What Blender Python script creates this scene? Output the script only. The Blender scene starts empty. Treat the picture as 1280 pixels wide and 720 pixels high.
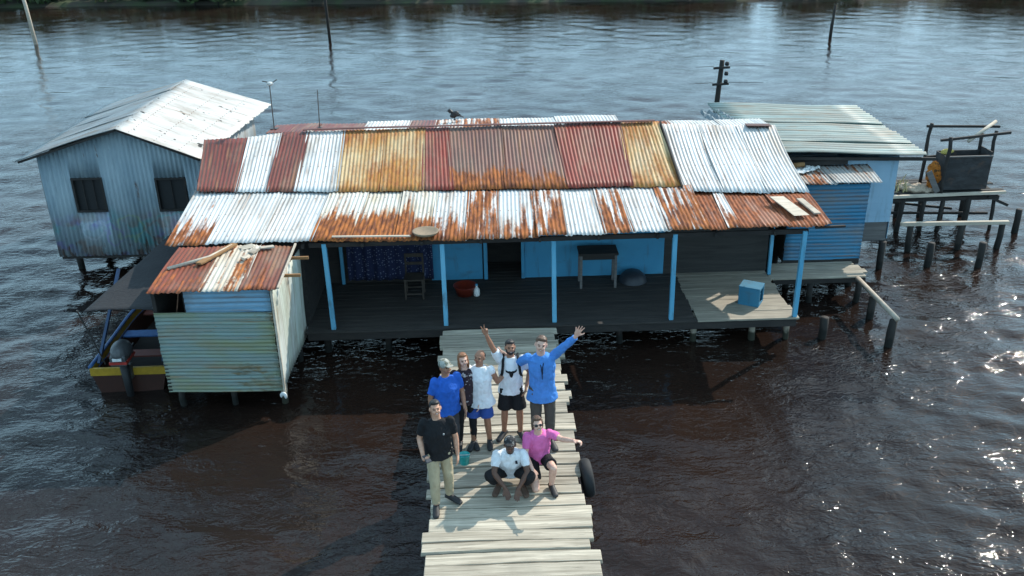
import bpy, bmesh, math, random
import numpy as np
from mathutils import Vector, Matrix, Euler, Quaternion

random.seed(7)
SC = bpy.context.scene
COL = SC.collection
V = Vector
R = math.radians

# ------------------------------------------------------------------ object helpers
def tag(o, label=None, cat=None, group=None, kind=None):
    if label: o['label'] = label
    if cat: o['category'] = cat
    if group: o['group'] = group
    if kind: o['kind'] = kind
    return o

def thing(name, loc, label, cat, group=None, rz=0.0):
    o = bpy.data.objects.new(name, None)
    o.empty_display_size = 0.2
    COL.objects.link(o)
    o.location = loc
    o.rotation_euler = (0, 0, rz)
    return tag(o, label, cat, group)

class MB:
    """collects shapes (with optional uv) and links them as one mesh object"""
    def __init__(self):
        self.v, self.f, self.uv, self.mi = [], [], [], []
        self.m = 0
    def add(self, vs, fs, uvs=None):
        b = len(self.v)
        self.v += [tuple(p) for p in vs]
        for i, f in enumerate(fs):
            self.f.append(tuple(b + k for k in f))
            self.uv.append([uvs[k] for k in f] if uvs else None)
            self.mi.append(self.m)
    def box(self, c, s, rot=None, jit=0.0):
        hx, hy, hz = s[0]/2, s[1]/2, s[2]/2
        P = [V((x*hx, y*hy, z*hz)) for x in (-1, 1) for y in (-1, 1) for z in (-1, 1)]
        if jit: P = [p + V((random.uniform(-jit, jit), random.uniform(-jit, jit), random.uniform(-jit, jit))) for p in P]
        if rot is not None:
            M = rot if isinstance(rot, Matrix) else Euler(rot).to_matrix()
            P = [M @ p for p in P]
        P = [p + V(c) for p in P]
        self.add(P, [(0, 1, 3, 2), (4, 6, 7, 5), (0, 4, 5, 1), (2, 3, 7, 6), (0, 2, 6, 4), (1, 5, 7, 3)])
        return self
    def bar(self, a, b, w, h, up=(0, 0, 1)):
        a, b = V(a), V(b); d = b - a; L = d.length; d.normalize()
        up = V(up)
        if abs(d.dot(up)) > .98: up = V((0, 1, 0))
        s = d.cross(up).normalized(); u = s.cross(d)
        M = Matrix((d, s, u)).transposed()
        return self.box((a + b)/2, (L, w, h), M)
    def loft(self, secs, caps=True):
        """secs: list of (centre, axis_a, axis_b) full half-axis vectors"""
        n = 20 if len(secs) and secs[0][1].length > .07 else 12
        vs, fs = [], []
        for c, a, b in secs:
            for k in range(n):
                t = 2*math.pi*k/n
                vs.append(c + a*math.cos(t) + b*math.sin(t))
        for i in range(len(secs) - 1):
            for k in range(n):
                k2 = (k + 1) % n
                fs.append((i*n + k, i*n + k2, (i + 1)*n + k2, (i + 1)*n + k))
        if caps:
            fs.append(tuple(reversed(range(n)))); fs.append(tuple((len(secs) - 1)*n + k for k in range(n)))
        self.add(vs, fs)
        return self
    def tube(self, pts, rs, n=10, caps=True):
        pts = [V(p) for p in pts]
        if not isinstance(rs, (list, tuple)): rs = [rs]*len(pts)
        vs, fs = [], []
        d0 = (pts[1] - pts[0]).normalized()
        s = d0.cross(V((0, 0, 1)) if abs(d0.z) < .95 else V((0, 1, 0))).normalized()
        for i, p in enumerate(pts):
            d = (pts[min(i + 1, len(pts) - 1)] - pts[max(i - 1, 0)]).normalized()
            s = (s - d*s.dot(d)).normalized(); u = d.cross(s)
            for k in range(n):
                t = 2*math.pi*k/n
                vs.append(p + s*(rs[i]*math.cos(t)) + u*(rs[i]*math.sin(t)))
        for i in range(len(pts) - 1):
            for k in range(n):
                k2 = (k + 1) % n
                fs.append((i*n + k, i*n + k2, (i + 1)*n + k2, (i + 1)*n + k))
        if caps:
            fs.append(tuple(reversed(range(n)))); fs.append(tuple((len(pts) - 1)*n + k for k in range(n)))
        self.add(vs, fs)
        return self
    def ell(self, c, r, rot=None, nu=16, nv=10, zmin=-1.0):
        c = V(c); vs, fs = [], []
        M = Matrix.Identity(3) if rot is None else (rot if isinstance(rot, Matrix) else Euler(rot).to_matrix())
        for j in range(nv + 1):
            ph = math.pi*j/nv - math.pi/2
            for i in range(nu):
                th = 2*math.pi*i/nu
                z = max(math.sin(ph), zmin)
                vs.append(c + M @ V((r[0]*math.cos(ph)*math.cos(th), r[1]*math.cos(ph)*math.sin(th), r[2]*z)))
        for j in range(nv):
            for i in range(nu):
                i2 = (i + 1) % nu
                fs.append((j*nu + i, j*nu + i2, (j + 1)*nu + i2, (j + 1)*nu + i))
        self.add(vs, fs)
        return self
    def lathe(self, c, prof, n=24):
        c = V(c); vs, fs = [], []
        for r, z in prof:
            for k in range(n):
                t = 2*math.pi*k/n
                vs.append(c + V((r*math.cos(t), r*math.sin(t), z)))
        for i in range(len(prof) - 1):
            for k in range(n):
                k2 = (k + 1) % n
                fs.append((i*n + k, i*n + k2, (i + 1)*n + k2, (i + 1)*n + k))
        self.add(vs, fs)
        return self
    def poly(self, pts, depth):
        """flat polygon extruded along vector depth"""
        n = len(pts); d = V(depth)
        vs = [V(p) for p in pts] + [V(p) + d for p in pts]
        fs = [tuple(range(n)), tuple(reversed(range(n, 2*n)))] + [((k + 1) % n, k, n + k, n + (k + 1) % n) for k in range(n)]
        self.add(vs, fs)
        return self
    def build(self, name, mats, parent=None, smooth=False, label=None):
        off = V((0, 0, 0)); inv = Matrix.Identity(4)
        if parent is not None:
            inv = world_of(parent).inverted()
        me = bpy.data.meshes.new(name)
        me.from_pydata([tuple(inv @ V(p)) for p in self.v], [], self.f)
        if any(u is not None for u in self.uv):
            l = me.uv_layers.new(name='UVMap')
            k = 0
            for f, u in zip(self.f, self.uv):
                for j in range(len(f)):
                    l.data[k].uv = u[j] if u else (0, 0)
                    k += 1
        if not isinstance(mats, (list, tuple)): mats = [mats]
        for m in mats: me.materials.append(m)
        if len(mats) > 1:
            for p, m in zip(me.polygons, self.mi): p.material_index = m
        if smooth:
            for p in me.polygons: p.use_smooth = True
        me.update()
        o = bpy.data.objects.new(name, me)
        COL.objects.link(o)
        if parent is not None: o.parent = parent
        if label: o['label'] = label
        return o

def world_of(o):
    M = Matrix.LocRotScale(o.location, o.rotation_euler, o.scale)
    return world_of(o.parent) @ M if o.parent is not None else M

def bevel(o, w, seg=1):
    m = o.modifiers.new('bevel', 'BEVEL'); m.width = w; m.segments = seg; m.limit_method = 'ANGLE'
    return o

def fuse(o, vox=.008, it=4):
    m = o.modifiers.new('fuse', 'REMESH'); m.mode = 'VOXEL'; m.voxel_size = vox; m.use_smooth_shade = True
    s = o.modifiers.new('soft', 'SMOOTH'); s.iterations = it; s.factor = .5
    return o

TEX = {}
def crease(o, amt, size):
    k = round(size, 3)
    if k not in TEX:
        TEX[k] = bpy.data.textures.new('folds', 'CLOUDS'); TEX[k].noise_scale = size; TEX[k].noise_depth = 2
    d = o.modifiers.new('folds', 'DISPLACE'); d.texture = TEX[k]; d.strength = amt; d.mid_level = .5; d.texture_coords = 'LOCAL'
    return o

def copy_tree(o, parent=None):
    c = o.copy(); COL.objects.link(c); c.parent = parent
    for ch in list(o.children): copy_tree(ch, c)
    return c

# ------------------------------------------------------------------ materials
class G:
    def __init__(self, name):
        self.m = bpy.data.materials.new(name); self.m.use_nodes = True
        self.t = self.m.node_tree; self.t.nodes.clear()
        self.out = self.t.nodes.new('ShaderNodeOutputMaterial')
        self.b = self.t.nodes.new('ShaderNodeBsdfPrincipled')
        self.t.links.new(self.b.outputs[0], self.out.inputs[0])
    def n(self, typ, ins=None, **at):
        nd = self.t.nodes.new('ShaderNode' + typ)
        for k, v in at.items(): setattr(nd, k, v)
        for k, v in (ins or {}).items(): self.set(nd.inputs[k], v)
        return nd
    def set(self, sock, v):
        if isinstance(v, bpy.types.NodeSocket): self.t.links.new(v, sock)
        elif isinstance(v, bpy.types.Node): self.t.links.new(v.outputs[0], sock)
        else:
            if sock.type == 'RGBA' and len(v) == 3: v = (*v, 1)
            sock.default_value = v
    def math(self, op, a, b=0.0, c=0.0, clamp=False):
        nd = self.n('Math', operation=op); nd.use_clamp = clamp
        self.set(nd.inputs[0], a); self.set(nd.inputs[1], b)
        if op in ('MULTIPLY_ADD',): self.set(nd.inputs[2], c)
        return nd.outputs[0]
    def mix(self, f, a, b, mode='MIX'):
        nd = self.n('Mix', data_type='RGBA', blend_type=mode)
        self.set(nd.inputs[0], f); self.set(nd.inputs[6], a); self.set(nd.inputs[7], b)
        return nd.outputs[2]
    def ramp(self, f, lo, hi, a=0.0, b=1.0):
        nd = self.n('MapRange', interpolation_type='SMOOTHSTEP')
        self.set(nd.inputs[0], f)
        for i, v in ((1, lo), (2, hi), (3, a), (4, b)): self.set(nd.inputs[i], v)
        return nd.outputs[0]
    def noise(self, vec, scale=1.0, detail=4, rough=.55, w=None, dist=0.0):
        nd = self.n('TexNoise', {'Scale': scale, 'Detail': detail, 'Roughness': rough, 'Distortion': dist})
        if w is not None:
            nd.noise_dimensions = '4D'; self.set(nd.inputs['W'], w)
        self.set(nd.inputs['Vector'], vec)
        return nd.outputs[0]
    def scale(self, vec, s):
        nd = self.n('Mapping'); nd.vector_type = 'POINT'
        self.set(nd.inputs[0], vec); nd.inputs[3].default_value = s
        return nd.outputs[0]
    def rnd(self, k=41.0):
        return self.math('MULTIPLY', self.n('ObjectInfo').outputs['Random'], k)
    def uv(self): 
        nd = self.n('UVMap'); nd.uv_map = 'UVMap'; return nd.outputs[0]
    def obj(self): return self.n('TexCoord').outputs['Object']
    def bump(self, h, strength=.3, dist=.01):
        nd = self.n('Bump', {'Strength': strength, 'Distance': dist, 'Height': h})
        self.set(self.b.inputs['Normal'], nd.outputs[0])
    def fin(self, col, rough=.6, metal=0.0, spec=.5):
        self.set(self.b.inputs['Base Color'], col); self.set(self.b.inputs['Roughness'], rough)
        self.b.inputs['Metallic'].default_value = metal
        self.b.inputs['Specular IOR Level'].default_value = spec
        return self.m

RUST = (.36, .115, .030); RUSTD = (.115, .036, .017)

def sheet_mat(name, base, alt=None, rust=.2, rcol=RUST, rdark=RUSTD, top=0.0, bot=0.0, length=2.0, streak=.4, rough=.5, spots=0.0, soft=.035, nails=.8, grime=.25, pitch=.080):
    g = G(name); uv = g.uv(); w = g.rnd()
    s = g.n('SeparateXYZ', {0: uv}); u, v = s.outputs[0], s.outputs[1]
    nA = g.noise(g.scale(uv, (1.25, .6, 1)), 1, 5, .62, w)
    nB = g.noise(g.scale(uv, (11, .50, 1)), 1, 4, .55, g.math('ADD', w, 7.3))
    nC = g.noise(g.scale(uv, (26, 9, 1)), 1, 3, .6, g.math('ADD', w, 2.1))
    vn = g.math('DIVIDE', v, length)
    m = g.math('ADD', g.math('MULTIPLY', nA, 1 - streak), g.math('MULTIPLY', nB, streak))
    m = g.math('ADD', m, g.math('MULTIPLY', g.math('SUBTRACT', nC, .5), .16))
    if bot: m = g.math('ADD', m, g.math('MULTIPLY', g.ramp(vn, .35, 1.0), bot))
    if top: m = g.math('ADD', m, g.math('MULTIPLY', g.ramp(vn, .45, 0.0), top))
    thr = .80 - .52*rust
    mask = g.ramp(m, thr - soft, thr + soft)
    nD = g.noise(g.scale(uv, (3, .8, 1)), 1, 5, .6, g.math('ADD', w, 11))
    alt = alt or tuple(c*.82 for c in base)
    bc = g.mix(g.ramp(nD, .38, .66), base, alt)
    # dirt washed down into the valleys of the corrugation
    wave = g.math('SINE', g.math('MULTIPLY', u, 2*math.pi/pitch))
    val = g.math('MULTIPLY', g.ramp(wave, .1, -.9), g.ramp(nB, .35, .62))
    bc = g.mix(g.math('MULTIPLY', val, grime), bc, (.16, .12, .09))
    # weathering stains and rows of rusty nail heads
    nG = g.noise(g.scale(uv, (1.7, .5, 1)), 1, 6, .68, g.math('ADD', w, 23))
    bc = g.mix(g.ramp(nG, .46, .70, 0, .60), bc, (.25, .18, .12))
    nH = g.noise(g.scale(uv, (16, .8, 1)), 1, 4, .6, g.math('ADD', w, 29))
    bc = g.mix(g.ramp(nH, .55, .68, 0, .62), bc, (.24, .12, .055))
    fu = g.math('MULTIPLY', g.math('SUBTRACT', g.math('FRACT', g.math('DIVIDE', u, 2*pitch)), .5), 2*pitch)
    fv = g.math('MULTIPLY', g.math('SUBTRACT', g.math('FRACT', g.math('DIVIDE', v, .62)), .5), .62)
    dn = g.math('SQRT', g.math('ADD', g.math('MULTIPLY', fu, fu), g.math('MULTIPLY', fv, fv)))
    bc = g.mix(g.ramp(dn, .020, .009, 0, nails), bc, (.10, .045, .025))
    if spots:
        nS = g.noise(g.scale(uv, (5, 3.5, 1)), 1, 2, .5, g.math('ADD', w, 3))
        bc = g.mix(g.ramp(nS, .72 - .1*spots, .75 - .1*spots), bc, (.05, .045, .04))
    nE = g.noise(g.scale(uv, (14, 3, 1)), 1, 5, .65, g.math('ADD', w, 5))
    rc = g.mix(g.ramp(nE, .36, .64), rcol, rdark)
    col = g.mix(mask, bc, rc)
    g.bump(g.noise(g.scale(uv, (30, 20, 1)), 1, 4), .25, .004)
    return g.fin(col, g.math('ADD', g.math('MULTIPLY', mask, .3), rough), 0, .25)

def wood_mat(name, a, b, stretch=(1.2, 16, 16), crack=.5, rough=.85, stain=None, tone=(.34, .83)):
    g = G(name); w = g.rnd(); p = g.obj()
    q = g.scale(p, stretch)
    n1 = g.noise(q, 1, 6, .6, w, .6)
    n2 = g.noise(g.scale(p, tuple(3.2*s for s in stretch)), 1, 4, .6, g.math('ADD', w, 3))
    big = g.noise(p, 1.6, 3, .5, g.math('ADD', w, 9))
    col = g.mix(g.ramp(n1, .3, .7), a, b)
    col = g.mix(g.ramp(big, .5, .72, 0, .55), col, tuple(c*.55 for c in a))
    col = g.mix(g.ramp(n2, .60, .70, 0, crack), col, tuple(c*.22 for c in a))
    tr_ = g.n('ObjectInfo').outputs['Random']
    hsv = g.n('HueSaturation', {'Color': col, 'Value': g.math('MULTIPLY_ADD', tr_, tone[0], tone[1])})
    col = hsv.outputs[0]
    if stain: col = g.mix(g.ramp(g.noise(p, 3.1, 4, .6, g.math('ADD', w, 17)), .55, .66, 0, .6), col, stain)
    g.bump(g.math('ADD', n1, g.math('MULTIPLY', n2, .6)), .5, .008)
    return g.fin(col, rough)

def paint_mat(name, base, dirt=(.06, .055, .05), amt=.3, scale=(2, 2, 5), rough=.6, fade=None):
    g = G(name); w = g.rnd(); p = g.obj()
    n1 = g.noise(g.scale(p, scale), 1, 6, .62, w)
    n2 = g.noise(p, 1.1, 4, .55, g.math('ADD', w, 4))
    n3 = g.noise(g.scale(p, (9, 9, 1.2)), 1, 3, .55, g.math('ADD', w, 8))
    col = g.mix(g.ramp(n2, .35, .68), base, fade or tuple(c*.75 for c in base))
    col = g.mix(g.ramp(n1, .55, .75, 0, amt), col, dirt)
    col = g.mix(g.ramp(n3, .56, .7, 0, amt*.7), col, dirt)
    g.bump(n1, .2, .006)
    return g.fin(col, rough)

def cloth_mat(name, base, rough=.85, pat=None, patscale=30, thr=.6, wr=.5):
    g = G(name); p = g.obj()
    wrk = g.noise(g.scale(p, (9, 9, 5)), 1, 3, .5, g.rnd(), 1.2)
    col = g.mix(g.ramp(wrk, .3, .7), tuple(min(1, c*1.06) for c in base), tuple(c*.86 for c in base))
    if pat: col = g.mix(g.ramp(g.noise(p, patscale, 2, .5), thr - .03, thr + .03), col, pat)
    g.bump(wrk, wr, .03)
    return g.fin(col, rough, 0, .25)

def plain_mat(name, base, rough=.5, metal=0.0, spec=.5, var=.25):
    g = G(name); p = g.obj()
    n = g.noise(p, 14, 4, .6, g.rnd())
    return g.fin(g.mix(g.ramp(n, .3, .7), base, tuple(c*(1 - var) for c in base)), rough, metal, spec)

def skin_mat(name, base):
    g = G(name); p = g.obj()
    n = g.noise(p, 22, 4, .6)
    col = g.mix(g.ramp(n, .3, .7), base, (base[0]*.84, base[1]*.76, base[2]*.74))
    return g.fin(col, .48, 0, .4)

M = {}
WHITE = (.68, .67, .645)
M['white_roof'] = sheet_mat('white_roof', WHITE, (.50, .52, .52), .20, bot=.05, grime=.45)
M['white_roof_rusty'] = sheet_mat('white_roof_rusty', WHITE, (.52, .53, .52), .60, streak=.70, bot=.06, soft=.05, length=1.9)
M['white_roof_patch'] = sheet_mat('white_roof_patch', WHITE, (.52, .54, .54), .42, bot=.14, streak=.55, soft=.05, length=1.9)
M['orange_rust'] = sheet_mat('orange_rust', (.62, .60, .54), (.5, .42, .30), .40, soft=.05, rcol=(.40, .13, .030), bot=.34, top=-.06, length=1.9, streak=.55)
M['brown_rust'] = sheet_mat('brown_rust', (.30, .115, .06), (.20, .075, .045), .66, rcol=(.33, .10, .035), grime=.4)
M['red_paint'] = sheet_mat('red_paint', (.165, .034, .024), (.115, .030, .024), .14, bot=.06, grime=.55)
M['bright_red'] = sheet_mat('bright_red', (.24, .032, .018), (.165, .030, .020), .24, rcol=(.55, .36, .24), top=.05, grime=.35)
M['grey_brown'] = sheet_mat('grey_brown', (.185, .082, .062), (.130, .064, .052), .30, bot=.20, length=2.4, grime=.5)
M['yellow_rust'] = sheet_mat('yellow_rust', (.56, .43, .24), (.46, .29, .11), .50, soft=.10, rcol=(.42, .19, .045), rdark=(.26, .09, .03), bot=.10, top=.08, length=2.4, grime=.6)
M['red_shed'] = sheet_mat('red_shed', (.20, .050, .026), (.145, .040, .023), .32, rcol=(.40, .12, .035), bot=.12, length=1.5, grime=.4)
M['pale_shed'] = sheet_mat('pale_shed', (.60, .56, .48), (.5, .42, .32), .50, rcol=(.40, .14, .04), length=1.5)
M['grey_zinc'] = sheet_mat('grey_zinc', (.36, .40, .41), (.28, .31, .32), .08, grime=.4)
M['left_white'] = sheet_mat('left_white', (.66, .64, .60), (.57, .55, .52), .05, spots=.62, grime=.10)
M['green_zinc'] = sheet_mat('green_zinc', (.36, .45, .42), (.28, .36, .345), .06, grime=.55, pitch=.2)
M['leanto_roof'] = sheet_mat('leanto_roof', (.46, .46, .44), (.34, .32, .30), .50, streak=.3, length=1.1)
M['ridge'] = sheet_mat('ridge', (.15, .05, .035), (.07, .03, .025), .4)
M['blue_corr'] = sheet_mat('blue_corr', (.22, .43, .60), (.17, .36, .52), .06, grime=.35, rough=.45, nails=0.0)
M['dull_corr'] = sheet_mat('dull_corr', (.22, .31, .295), (.23, .26, .145), .42, pitch=.07, rcol=(.24, .17, .08), rdark=(.12, .10, .06), grime=.45, streak=.2, nails=0.0)
M['pale_corr'] = sheet_mat('pale_corr', (.66, .68, .62), (.55, .58, .48), .12, grime=.2, nails=0.0)
M['bright_blue_corr'] = sheet_mat('bright_blue_corr', (.038, .195, .33), (.034, .16, .28), .05, grime=.3, rough=.45, nails=0.0)

M['dock_wood'] = wood_mat('dock_wood', (.56, .495, .39), (.235, .20, .15), (.8, 22, 22), 1.0, tone=(.42, .76))
M['deck_wood'] = wood_mat('deck_wood', (.050, .043, .037), (.024, .021, .019), (1.0, 12, 12), .6)  # floor boards coloured darker for the shade under the porch roof
M['sunlit_end_wood'] = wood_mat('sunlit_end_wood', (.42, .37, .29), (.26, .23, .18), (1.0, 12, 12), .6)  # same floor coloured paler, for the sun patch at the right end
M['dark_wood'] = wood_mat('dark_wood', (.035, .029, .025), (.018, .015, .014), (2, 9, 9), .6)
M['pile_wood'] = wood_mat('pile_wood', (.050, .041, .034), (.026, .022, .019), (10, 10, 1.5), .6)
def pile_mat(name, a, b, wet):
    m = wood_mat(name, a, b, (10, 10, 1.5), .6); nt_ = m.node_tree
    bs = [n for n in nt_.nodes if n.type == 'BSDF_PRINCIPLED'][0]; src = bs.inputs['Base Color'].links[0].from_socket
    ge = nt_.nodes.new('ShaderNodeNewGeometry'); sp = nt_.nodes.new('ShaderNodeSeparateXYZ'); nt_.links.new(ge.outputs['Position'], sp.inputs[0])
    no = nt_.nodes.new('ShaderNodeTexNoise'); no.inputs['Scale'].default_value = 9; nt_.links.new(ge.outputs['Position'], no.inputs['Vector'])
    ad = nt_.nodes.new('ShaderNodeMath'); ad.operation = 'MULTIPLY_ADD'; nt_.links.new(no.outputs[0], ad.inputs[0]); ad.inputs[1].default_value = -.22; nt_.links.new(sp.outputs[2], ad.inputs[2])
    mr = nt_.nodes.new('ShaderNodeMapRange'); mr.interpolation_type = 'SMOOTHSTEP'; nt_.links.new(ad.outputs[0], mr.inputs[0])
    for k, v in ((1, .02), (2, .12), (3, 1.0), (4, 0.0)): mr.inputs[k].default_value = v
    mx = nt_.nodes.new('ShaderNodeMix'); mx.data_type = 'RGBA'; nt_.links.new(mr.outputs[0], mx.inputs[0]); nt_.links.new(src, mx.inputs[6]); mx.inputs[7].default_value = (*wet, 1)
    nt_.links.new(mx.outputs[2], bs.inputs['Base Color'])
    return m
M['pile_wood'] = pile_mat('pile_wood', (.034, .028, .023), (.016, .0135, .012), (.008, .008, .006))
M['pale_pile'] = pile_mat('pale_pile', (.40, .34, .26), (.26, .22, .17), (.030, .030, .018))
M['pale_wood'] = wood_mat('pale_wood', (.52, .45, .36), (.38, .32, .25), (1.5, 14, 14), .5)
M['brown_wood'] = wood_mat('brown_wood', (.34, .18, .07), (.22, .11, .045), (1.5, 14, 14), .5)
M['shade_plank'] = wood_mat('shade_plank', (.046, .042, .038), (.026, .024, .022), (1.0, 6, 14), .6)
M['grey_plank'] = wood_mat('grey_plank', (.17, .155, .145), (.105, .095, .09), (1.0, 6, 14), .6)
M['blue_paint'] = paint_mat('blue_paint', (.045, .25, .42), amt=.5, fade=(.06, .30, .48))
M['blue_post'] = paint_mat('blue_post', (.085, .33, .50), amt=.6, scale=(5, 5, 2), fade=(.14, .42, .6))
M['light_blue'] = paint_mat('light_blue', (.27, .43, .55), amt=.3, scale=(1, 1, 5), fade=(.34, .49, .60))
M['blue_crate'] = paint_mat('blue_crate', (.028, .19, .31), amt=.3)
M['black'] = plain_mat('black', (.012, .012, .013), .6)
M['rubber'] = plain_mat('rubber', (.018, .018, .019), .75)
M['tarp'] = cloth_mat('tarp', (.024, .024, .026), .7)
M['steel'] = plain_mat('steel', (.10, .095, .09), .5, .3)
M['pale_plastic'] = plain_mat('pale_plastic', (.6, .6, .57), .4)
M['white'] = plain_mat('white', (.75, .75, .73), .5)
M['teal'] = plain_mat('teal', (.03, .44, .42), .35)
M['red_plastic'] = plain_mat('red_plastic', (.24, .032, .016), .4)

# ------------------------------------------------------------------ corrugated sheet builder
def corr(mb, tl, tr, bl, br, pitch=.080, amp=.0075, rows=10, warp=.012, sag=0.0, seed=0, jag=0.0, nrm=None, holes=(), rws=None, cols_per=8):
    """corrugated sheet between four corners; ribs run from the top edge to the bottom edge. uv in metres"""
    tl, tr, bl, br = map(V, (tl, tr, bl, br))
    rg = random.Random(seed*7919 + 13)
    W = ((tr - tl).length + (br - bl).length)/2; L = ((bl - tl).length + (br - tr).length)/2
    nw = max(2, round(W/pitch)); nc = nw*cols_per
    n = V(nrm) if nrm else (tr - tl).cross(bl - tl).normalized()*-1
    if nrm is None and n.z < 0: n = -n
    ph = [rg.uniform(0, 6.28) for _ in range(6)]
    ts = list(rws) if rws else [i/rows for i in range(rows + 1)]
    ej = [rg.gauss(0, 1)*jag for _ in range(nw + 1)]; ej2 = [rg.gauss(0, 1)*jag for _ in range(nw + 1)]
    vs, uvs, fs = [], [], []
    for t in ts:
        for i in range(nc + 1):
            s = i/nc
            k = min(nw, int(s*nw))
            tt = t
            if t == ts[-1]: tt = t + ej[k]/L
            if t == ts[0]: tt = t + ej2[k]/L
            p = tl.lerp(tr, s).lerp(bl.lerp(br, s), tt)
            h = amp*math.cos(2*math.pi*i/cols_per)
            wp = warp*(math.sin(3.1*s*W + ph[0])*.5 + math.sin(1.7*t*L + ph[1]) * .6 + math.sin(1.3*s*W + 2.3*t*L + ph[2]))
            wp -= sag*math.sin(math.pi*t)
            vs.append(p + n*(h + wp)); uvs.append((s*W, t*L))
    m = nc + 1
    for r in range(len(ts) - 1):
        for i in range(nc):
            s = (i + .5)/nc; tc = (ts[r] + ts[r + 1])/2
            if any(a < s < b and c < tc < d for a, b, c, d in holes): continue
            fs.append((r*m + i, (r + 1)*m + i, (r + 1)*m + i + 1, r*m + i + 1))
    mb.add(vs, fs, uvs)
    return mb

def sheet(name, parent, mat, tl, tr, bl, br, thick=.004, label=None, **k):
    o = corr(MB(), tl, tr, bl, br, **k).build(name, M[mat], parent, True, label)
    s = o.modifiers.new('thick', 'SOLIDIFY'); s.thickness = thick; s.offset = 0
    return o

def boards(mb, x0, x1, y0, y1, z, w=.16, th=.035, along='x', gap=.012, jit=.02):
    """plank floor, boards run along x or y"""
    a0, a1 = (y0, y1) if along == 'x' else (x0, x1)
    t = a0
    while t < a1 - .02:
        ww = min(w*random.uniform(.85, 1.15), a1 - t)
        e0, e1 = random.uniform(-jit, jit), random.uniform(-jit, jit)
        dz = random.uniform(-.005, .005)
        if along == 'x': mb.box(((x0 + x1 + e0 + e1)/2, t + ww/2, z - th/2 + dz), (x1 - x0 + e1 - e0, ww - gap, th))
        else: mb.box((t + ww/2, (y0 + y1 + e0 + e1)/2, z - th/2 + dz), (ww - gap, y1 - y0 + e1 - e0, th))
        t += ww
    return mb

def claps(mb, p0, p1, z0, z1, n, th=.018, w=.14):
    """horizontal lapped boards along a wall from p0 to p1 (xy), outward normal n"""
    n = V((*n, 0)); z = z0
    while z < z1 - .01:
        h = min(w, z1 - z)
        a, b = V((*p0, z)), V((*p1, z))
        vs = [a, b, b + n*th, a + n*th, a + V((0, 0, h)), b + V((0, 0, h)), b + V((0, 0, h)) + n*.004, a + V((0, 0, h)) + n*.004]
        mb.add(vs, [(3, 2, 1, 0), (4, 5, 6, 7), (0, 1, 5, 4), (2, 3, 7, 6), (1, 2, 6, 5), (3, 0, 4, 7)])
        z += h + .002
    return mb

def pile(parent, x, y, z0, z1, r=.075, mat='pile_wood', lean=(0, 0), name='stilt', wob=.015):
    pts, rs = [], []
    for i in range(6):
        t = i/5
        pts.append((x + lean[0]*t + random.uniform(-wob, wob), y + lean[1]*t + random.uniform(-wob, wob), z0 + (z1 - z0)*t))
        rs.append(r*random.uniform(.88, 1.08))
    return MB().tube(pts, rs, 10).build(name, M[mat], parent, True)

# ================================================================== WORLD, SUN, CAMERA
sun_to = V((.99, .82, 1.02)).normalized()
elev = math.asin(sun_to.z); azim = math.atan2(sun_to.x, sun_to.y)
wld = bpy.data.worlds.new('World'); SC.world = wld; wld.use_nodes = True
nt = wld.node_tree; bg = nt.nodes['Background']
sky = nt.nodes.new('ShaderNodeTexSky'); sky.sky_type = 'NISHITA'; sky.sun_disc = False
sky.sun_elevation = elev; sky.sun_rotation = azim; sky.air_density = 1.0; sky.dust_density = 1.5; sky.ozone_density = 1.0
tc = nt.nodes.new('ShaderNodeTexCoord')
mp = nt.nodes.new('ShaderNodeMapping'); mp.inputs[3].default_value = (1.6, 1.6, 4.2); nt.links.new(tc.outputs['Generated'], mp.inputs[0])
cn = nt.nodes.new('ShaderNodeTexNoise'); cn.inputs['Scale'].default_value = 1.7; cn.inputs['Detail'].default_value = 7; cn.inputs['Roughness'].default_value = .56; nt.links.new(mp.outputs[0], cn.inputs['Vector'])
cr0 = nt.nodes.new('ShaderNodeMapRange'); cr0.interpolation_type = 'SMOOTHSTEP'
for k_, v_ in ((1, .40), (2, .66), (3, .12), (4, .92)): cr0.inputs[k_].default_value = v_
nt.links.new(cn.outputs[0], cr0.inputs[0])
cm = nt.nodes.new('ShaderNodeMix'); cm.data_type = 'RGBA'; cm.inputs[7].default_value = (6.9, 11.6, 14.8, 1)
sx_ = nt.nodes.new('ShaderNodeSeparateXYZ'); nt.links.new(tc.outputs['Generated'], sx_.inputs[0])
hz_ = nt.nodes.new('ShaderNodeMapRange'); hz_.interpolation_type = 'SMOOTHSTEP'      # a bank of bright cloud low over the horizon
for k_, v_ in ((1, .62), (2, .10), (3, 0.0), (4, .85)): hz_.inputs[k_].default_value = v_
nt.links.new(sx_.outputs[2], hz_.inputs[0])
mx_ = nt.nodes.new('ShaderNodeMath'); mx_.operation = 'MAXIMUM'; nt.links.new(cr0.outputs[0], mx_.inputs[0]); nt.links.new(hz_.outputs[0], mx_.inputs[1])
nt.links.new(mx_.outputs[0], cm.inputs[0]); nt.links.new(sky.outputs[0], cm.inputs[6])
nt.links.new(cm.outputs[2], bg.inputs[0]); bg.inputs[1].default_value = .135
sd = bpy.data.lights.new('sun', 'SUN'); sd.energy = 5.0; sd.angle = R(.5); sd.color = (1.0, .94, .84)
so = bpy.data.objects.new('sun', sd); COL.objects.link(so)
so.rotation_mode = 'QUATERNION'; so.rotation_quaternion = sun_to.to_track_quat('Z', 'Y'); so.location = (30, 36, 43)

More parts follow.
